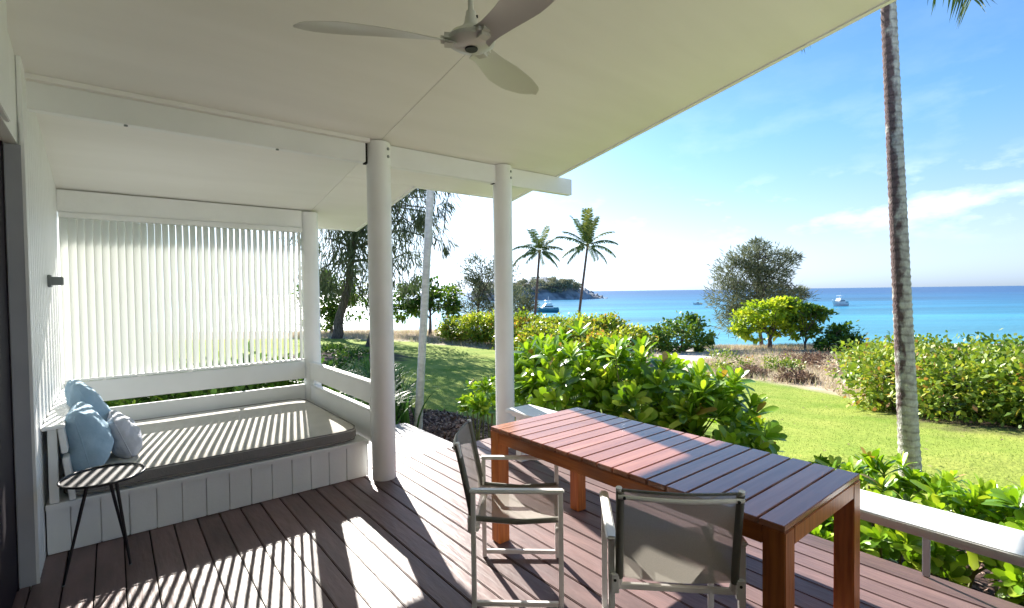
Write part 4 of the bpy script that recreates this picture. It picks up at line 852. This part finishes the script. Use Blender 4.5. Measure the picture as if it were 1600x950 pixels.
def palm(label, base, top, r0, r1, fr, ringd=.1, bark='bark_palm', bend=.0, group=None, name='palm_tree', shaft=None):
    bz = g(*base); root = empty(name, (base[0], base[1], bz), 0, label, 'palm tree', group); b = MB()
    p0 = Vector((0, 0, -.3)); p1 = Vector((top[0]-base[0], top[1]-base[1], top[2]-bz)); L_ = (p1-p0).length; n = int(L_/ringd*3); pts, rr = [], []
    sd_ = Vector((-p1.y, p1.x, 0)); sd_ = sd_.normalized() if sd_.length > .01 else Vector((1, 0, 0))
    for i in range(n+1):
        s = i/n; jit = 1+(.05 if i % 3 == 0 else -.02 if i % 3 == 1 else 0)+random.uniform(-.015, .015)
        pts.append(p0.lerp(p1, s)+Vector((p1.x, p1.y, 0))*bend*math.sin(s*math.pi)); rr.append((r0+(r1-r0)*s+.25*r0*math.exp(-s*L_*2.2))*jit)
    b.tube(pts, rr, 20); b.build('trunk', M[bark], root, True)
    cr = bpy.data.objects.new('crown', None); cr.location = p1; link(cr, root)
    b = MB()
    for k in range(9):
        a = k*2.4; b.tube([(0, 0, -.2), (math.cos(a)*r1*1.6, math.sin(a)*r1*1.6, .12*fr[0][2]/2)], [r1*1.0, r1*.35], 6)
    b.build('leaf_base', M['stem'], cr, True)
    for (a, el, L2, nl, cv, ll, tb_) in fr: frond(a, el, L2, int(nl*1.3), cr, cv, .075*L2/2.5, ll*1.15, tb_)
    return root
# azimuths relative to the picture plane: th measured from camera right towards away
def AZ(deg): v = Rt*math.cos(R(deg))+Vector((SY, CY, 0))*math.sin(R(deg)); return math.atan2(v.y, v.x)
frA = [(AZ(185), .55, 2.6, 26, .9, .55, .0), (AZ(35), .8, 2.8, 26, 1.0, .55, .0), (AZ(-60), .6, 2.4, 24, .9, .5, .05), (AZ(80), .5, 2.4, 24, .9, .5, 0), (AZ(180), .25, 2.6, 26, .75, .55, .0), (AZ(20), .45, 2.7, 26, .7, .55, .0), (AZ(-15), .15, 2.7, 26, .55, .5, .0), (AZ(5), -.15, 2.6, 24, .3, .45, 0), (AZ(120), 1.0, 2.6, 26, .5, .6, .3), (AZ(-100), 1.15, 2.9, 28, .45, .6, .35), (AZ(60), 1.15, 2.9, 28, .35, .55, .3), (AZ(200), .95, 2.6, 24, .5, .5, .1), (AZ(-40), .95, 2.6, 24, .5, .5, .25), (AZ(160), 1.3, 3, 28, .25, .5, .4), (AZ(10), 1.35, 2.6, 26, .3, .5, .4)]
def spray_fronds(n, seed_, Lm):
    q = random.Random(seed_); o = []
    for k in range(n):
        el = 1.35-1.65*(k/(n-1))**1.15; a = k*2.4+q.uniform(-.3, .3); o.append((a, el, Lm*q.uniform(.85, 1.12), 26, q.uniform(.45, .85) if el < 1 else .3, .40 if el < 1 else .46, .35 if k in (2, 3, 5) else -.12))
    return o
frA = spray_fronds(19, 4, 2.7)
frB_ = spray_fronds(19, 9, 3.0)+[(AZ(100), 1.45, 3.6, 34, .12, .5, .4), (AZ(-80), 1.45, 3.4, 34, .15, .5, .5)]
palm('slender leaning-leaved coconut palm nearer the farther column, above the moored motor boat', (30.6, 35.0), PX(843, 393, 46), .14, .10, frA, .3, 'bark', group='two coconut palms by the shore')
frB = [(AZ(30), .9, 2.8, 26, .9, .55, .0), (AZ(-50), .6, 2.4, 24, .9, .5, .05), (AZ(80), .5, 2.4, 24, .9, .5, 0), (AZ(175), .75, 3.2, 30, .95, .6, .0), (AZ(185), .1, 2.6, 26, .35, .45, .05), (AZ(10), .65, 3.0, 28, .45, .55, .0), (AZ(-10), .35, 3.2, 28, .35, .5, .0), (AZ(0), .0, 2.7, 26, .25, .4, 0), (AZ(100), 1.3, 3.4, 34, .25, .7, .5), (AZ(-80), 1.35, 3.9, 34, .2, .75, .5), (AZ(50), 1.2, 3.5, 34, .3, .75, .15), (AZ(-30), 1.2, 3.2, 30, .3, .7, .1), (AZ(150), 1.2, 3.0, 28, .3, .5, .3)]
frB = frB_
palm('taller curved coconut palm with an upright yellow crown, right of the other', PX(898, 512, 46)[:2], PX(918, 384, 46), .13, .10, frB, .3, 'bark', bend=.0, group='two coconut palms by the shore')
frC = [(AZ(k*36+10), .5+.3*(k % 2), 2.0, 30, 1.0, .55, 0) for k in range(10)]
bp = PX(1388, 4, 5.3)
frD = [(AZ(0), .62, 1.25, 24, 1.5, .40, 0), (AZ(-40), .9, 1.3, 24, 1.0, .4, 0), (AZ(60), .9, 1.5, 26, 1.0, .4, 0), (AZ(100), .7, 1.5, 26, 1.1, .4, 0), (AZ(-90), .9, 1.2, 24, 1.0, .4, 0), (AZ(170), .55, 1.55, 26, 1.35, .4, 0), (AZ(205), .8, 1.4, 24, 1.2, .4, 0), (AZ(30), 1.2, 1.5, 24, .8, .4, .2), (AZ(140), 1.1, 1.5, 24, .8, .4, .2)]
tp = Vector((6.684, 1.457, -.45)); dirv = (Vector(bp)-tp)
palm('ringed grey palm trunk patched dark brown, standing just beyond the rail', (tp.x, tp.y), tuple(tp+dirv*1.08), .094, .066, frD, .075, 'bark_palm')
frE = [(AZ(k*40+15), .7+.2*(k % 2), 2.0, 30, 1.0, .5, 0) for k in range(9)]
s0_ = Vector((3.48, 6.64, g(3.48, 6.64))); s1_ = Vector((3.73, 6.55, 3.2)); dv_ = (s1_-s0_)
palm('slim pale palm trunk leaning beside the pale landing', (s0_.x, s0_.y), tuple(s0_+dv_*2.1), .058, .050, frE, .16, 'bark_slim')

# ------------------------------------------------------------------ boats
def hull(b, L_, W_, H_, n=14, z0=0):
    rows = []
    for i in range(n+1):
        s = i/n; xx = -L_/2+L_*s; w_ = W_/2*min(1, (1-s)**.55*1.35 if s > .3 else 1.0); w_ = max(w_*(1 if s < .999 else 0), .01); hz = H_*(1+.45*s**2); rake = .12*L_*s**3
        rows.append([(xx+rake*.0, 0, z0-.25*H_), (xx, w_*.7, z0-.05*H_), (xx+rake*.5, w_, z0+hz*.55), (xx+rake, w_*1.04, z0+hz), (xx+rake, 0, z0+hz), (xx+rake, -w_*1.04, z0+hz), (xx+rake*.5, -w_, z0+hz*.55), (xx, -w_*.7, z0-.05*H_)])
    vs = [[b.bm.verts.new(p) for p in r_] for r_ in rows]
    for i in range(n):
        for k in range(8): b.bm.faces.new((vs[i][k], vs[i+1][k], vs[i+1][(k+1) % 8], vs[i][(k+1) % 8]))
    b.bm.faces.new(vs[0][::-1]); b.bm.faces.new(vs[-1])
def wedge(b, x0, x1, w_, z0, z1, fr, bk_=.1):
    v = [(x0, -w_, z0), (x1, -w_, z0), (x1, w_, z0), (x0, w_, z0), (x0+bk_, -w_*.85, z1), (x1-fr, -w_*.8, z1), (x1-fr, w_*.8, z1), (x0+bk_, w_*.85, z1)]
    vv = [b.bm.verts.new(p) for p in v]
    for f in ((3, 2, 1, 0), (4, 5, 6, 7), (0, 1, 5, 4), (1, 2, 6, 5), (2, 3, 7, 6), (3, 0, 4, 7)): b.bm.faces.new([vv[i] for i in f])
def boat(label, loc, rz_, sc_, hullm, big=True):
    r = empty('motor_boat', loc, rz_, label, 'boat', 'boats moored in the bay'); r.scale = (sc_,)*3
    b = MB(); hull(b, 7.2, 2.6, 1.25); b.build('hull', M[hullm], r)
    if big:
        b = MB(); wedge(b, -1.9, 2.2, 1.05, 1.3, 2.35, 1.5); b.build('cabin', M['hullwhite'], r)
        b = MB(); wedge(b, -1.7, 1.75, 1.08, 1.75, 2.12, 1.15, .1); b.build('window', M['glass'], r)
        b = MB(); wedge(b, -1.5, .9, .95, 2.36, 2.95, .5); b.build('flybridge', M['hullwhite'], r)
        b = MB(); wedge(b, -1.6, .7, .95, 3.75, 3.85, .1); b.build('bimini', M['hullwhite'], r)
        b = MB()
        for xx in (-1.3, .4):
            for yy in (-.8, .8): b.tube([(xx, yy, 2.9), (xx, yy, 3.76)], .04, 6)
        b.tube([(-.4, 0, 3.8), (-.5, 0, 5.2)], .04, 6); b.tube([(3.4, -.6, 1.8), (3.4, -.6, 2.4), (3.9, 0, 2.5), (3.4, .6, 2.4), (3.4, .6, 1.8)], .03, 5); b.build('railing', M['hullwhite'], r)
        b = MB(); b.box(-3.5, -2.0, -1.1, 1.1, 1.27, 1.6); b.build('cockpit', M['hullteal'], r)
        b = MB(); b.box(-3.66, -3.6, -1.15, 1.15, .1, 1.15); b.build('transom', M['hullteal'], r)
    else:
        b = MB(); wedge(b, -.8, 1.2, .8, 1.3, 2.1, .7); b.build('console', M['glass'], r)
    return r
LEFT = AZ(180)
boat('white motor boat with blue hull moored left, in front of the headland', (108.2, 116.7, -5), LEFT+R(14), 1.0, 'hullteal')
boat('white motor boat with flybridge moored far out on the right', (207.3, 66.6, -5), LEFT+R(25), .98, 'hullwhite')
boat('tiny pale boat far out left of the casuarina', (201.5, 119.7, -5), LEFT, .5, 'hullwhite', False)

# ------------------------------------------------------------------ headland
def headland():
    # ridge runs from left (nearer) to the rocky tip
    top = [(740, 9.0), (770, 9.5), (805, 9.5), (830, 12.5), (860, 14), (885, 10.5), (905, 5.5), (925, 1.0), (945, -4.7), (950, -6)]
    rows = []; nS = 90; nT = 22
    pxs = np.linspace(740, 950, nS); hz = np.interp(pxs, [t_[0] for t_ in top], [t_[1] for t_ in top])
    rgl = np.random.default_rng(5); nse = rgl.normal(size=(nS, nT)); V = []
    for i, p in enumerate(pxs):
        dpt = 395+35*(p-740)/210; x0, y0, _ = PX(p, 455, dpt)
        wd_ = 8+55*math.sqrt(max(0, (952-p)/212))
        for j in range(nT):
            s = j/(nT-1)*2-1; prof = (1-abs(s)**1.7); h = -6.2+(hz[i]+6.2)*prof; fx, fy = SY, CY
            V.append((x0+fx*(s+.6)*wd_+nse[i, j]*1.0, y0+fy*(s+.6)*wd_, h+nse[i, j]*.75*prof+1.2*math.sin(i*.9+j)*prof))
    f_ = [[i*nT+j, (i+1)*nT+j, (i+1)*nT+j+1, i*nT+j+1] for i in range(nS-1) for j in range(nT-1)]
    m = bpy.data.materials.new('headland_rock'); m.use_nodes = True; t = m.node_tree; b = t.nodes['Principled BSDF']; b.inputs['Roughness'].default_value = .95
    c = N(t, 'ShaderNodeTexCoord'); n = N(t, 'ShaderNodeTexNoise'); n.inputs['Scale'].default_value = .12; n.inputs['Detail'].default_value = 8; L(t, c, 'Object', n, 'Vector')
    r = N(t, 'ShaderNodeValToRGB'); e_ = r.color_ramp.elements; e_[0].position = .38; e_[0].color = (.10, .12, .14, 1); e_[1].position = .62; e_[1].color = (.34, .37, .40, 1); L(t, n, 0, r, 0); L(t, r, 0, b, 'Base Color')
    o = npmesh('headland', np.array(V), np.array(f_), m); tag(o, kind='structure')
    bl = []
    for p in np.linspace(745, 900, 34):
        h = np.interp(p, [t_[0] for t_ in top], [t_[1] for t_ in top])
        for kk in range(4):
            dpt = 395+35*(p-740)/210+random.uniform(-8, 18); x0, y0, _ = PX(p+random.uniform(-3, 3), 455, dpt); zz = random.uniform(-4.5 if p < 848 else 2.5, h-1.6) if p < 885 else h-1.3; bl.append(((x0, y0, zz), (4.5, 4.5, 2.4)))
    o = cloud(bl, 19000, 1.5, .8, M['scrub'], 'headland_scrub', None, mode='spray', tbias=.35, ground=False); tag(o, 'grey-green scrub covering the rocky headland', 'scrub', None, 'stuff')
headland()
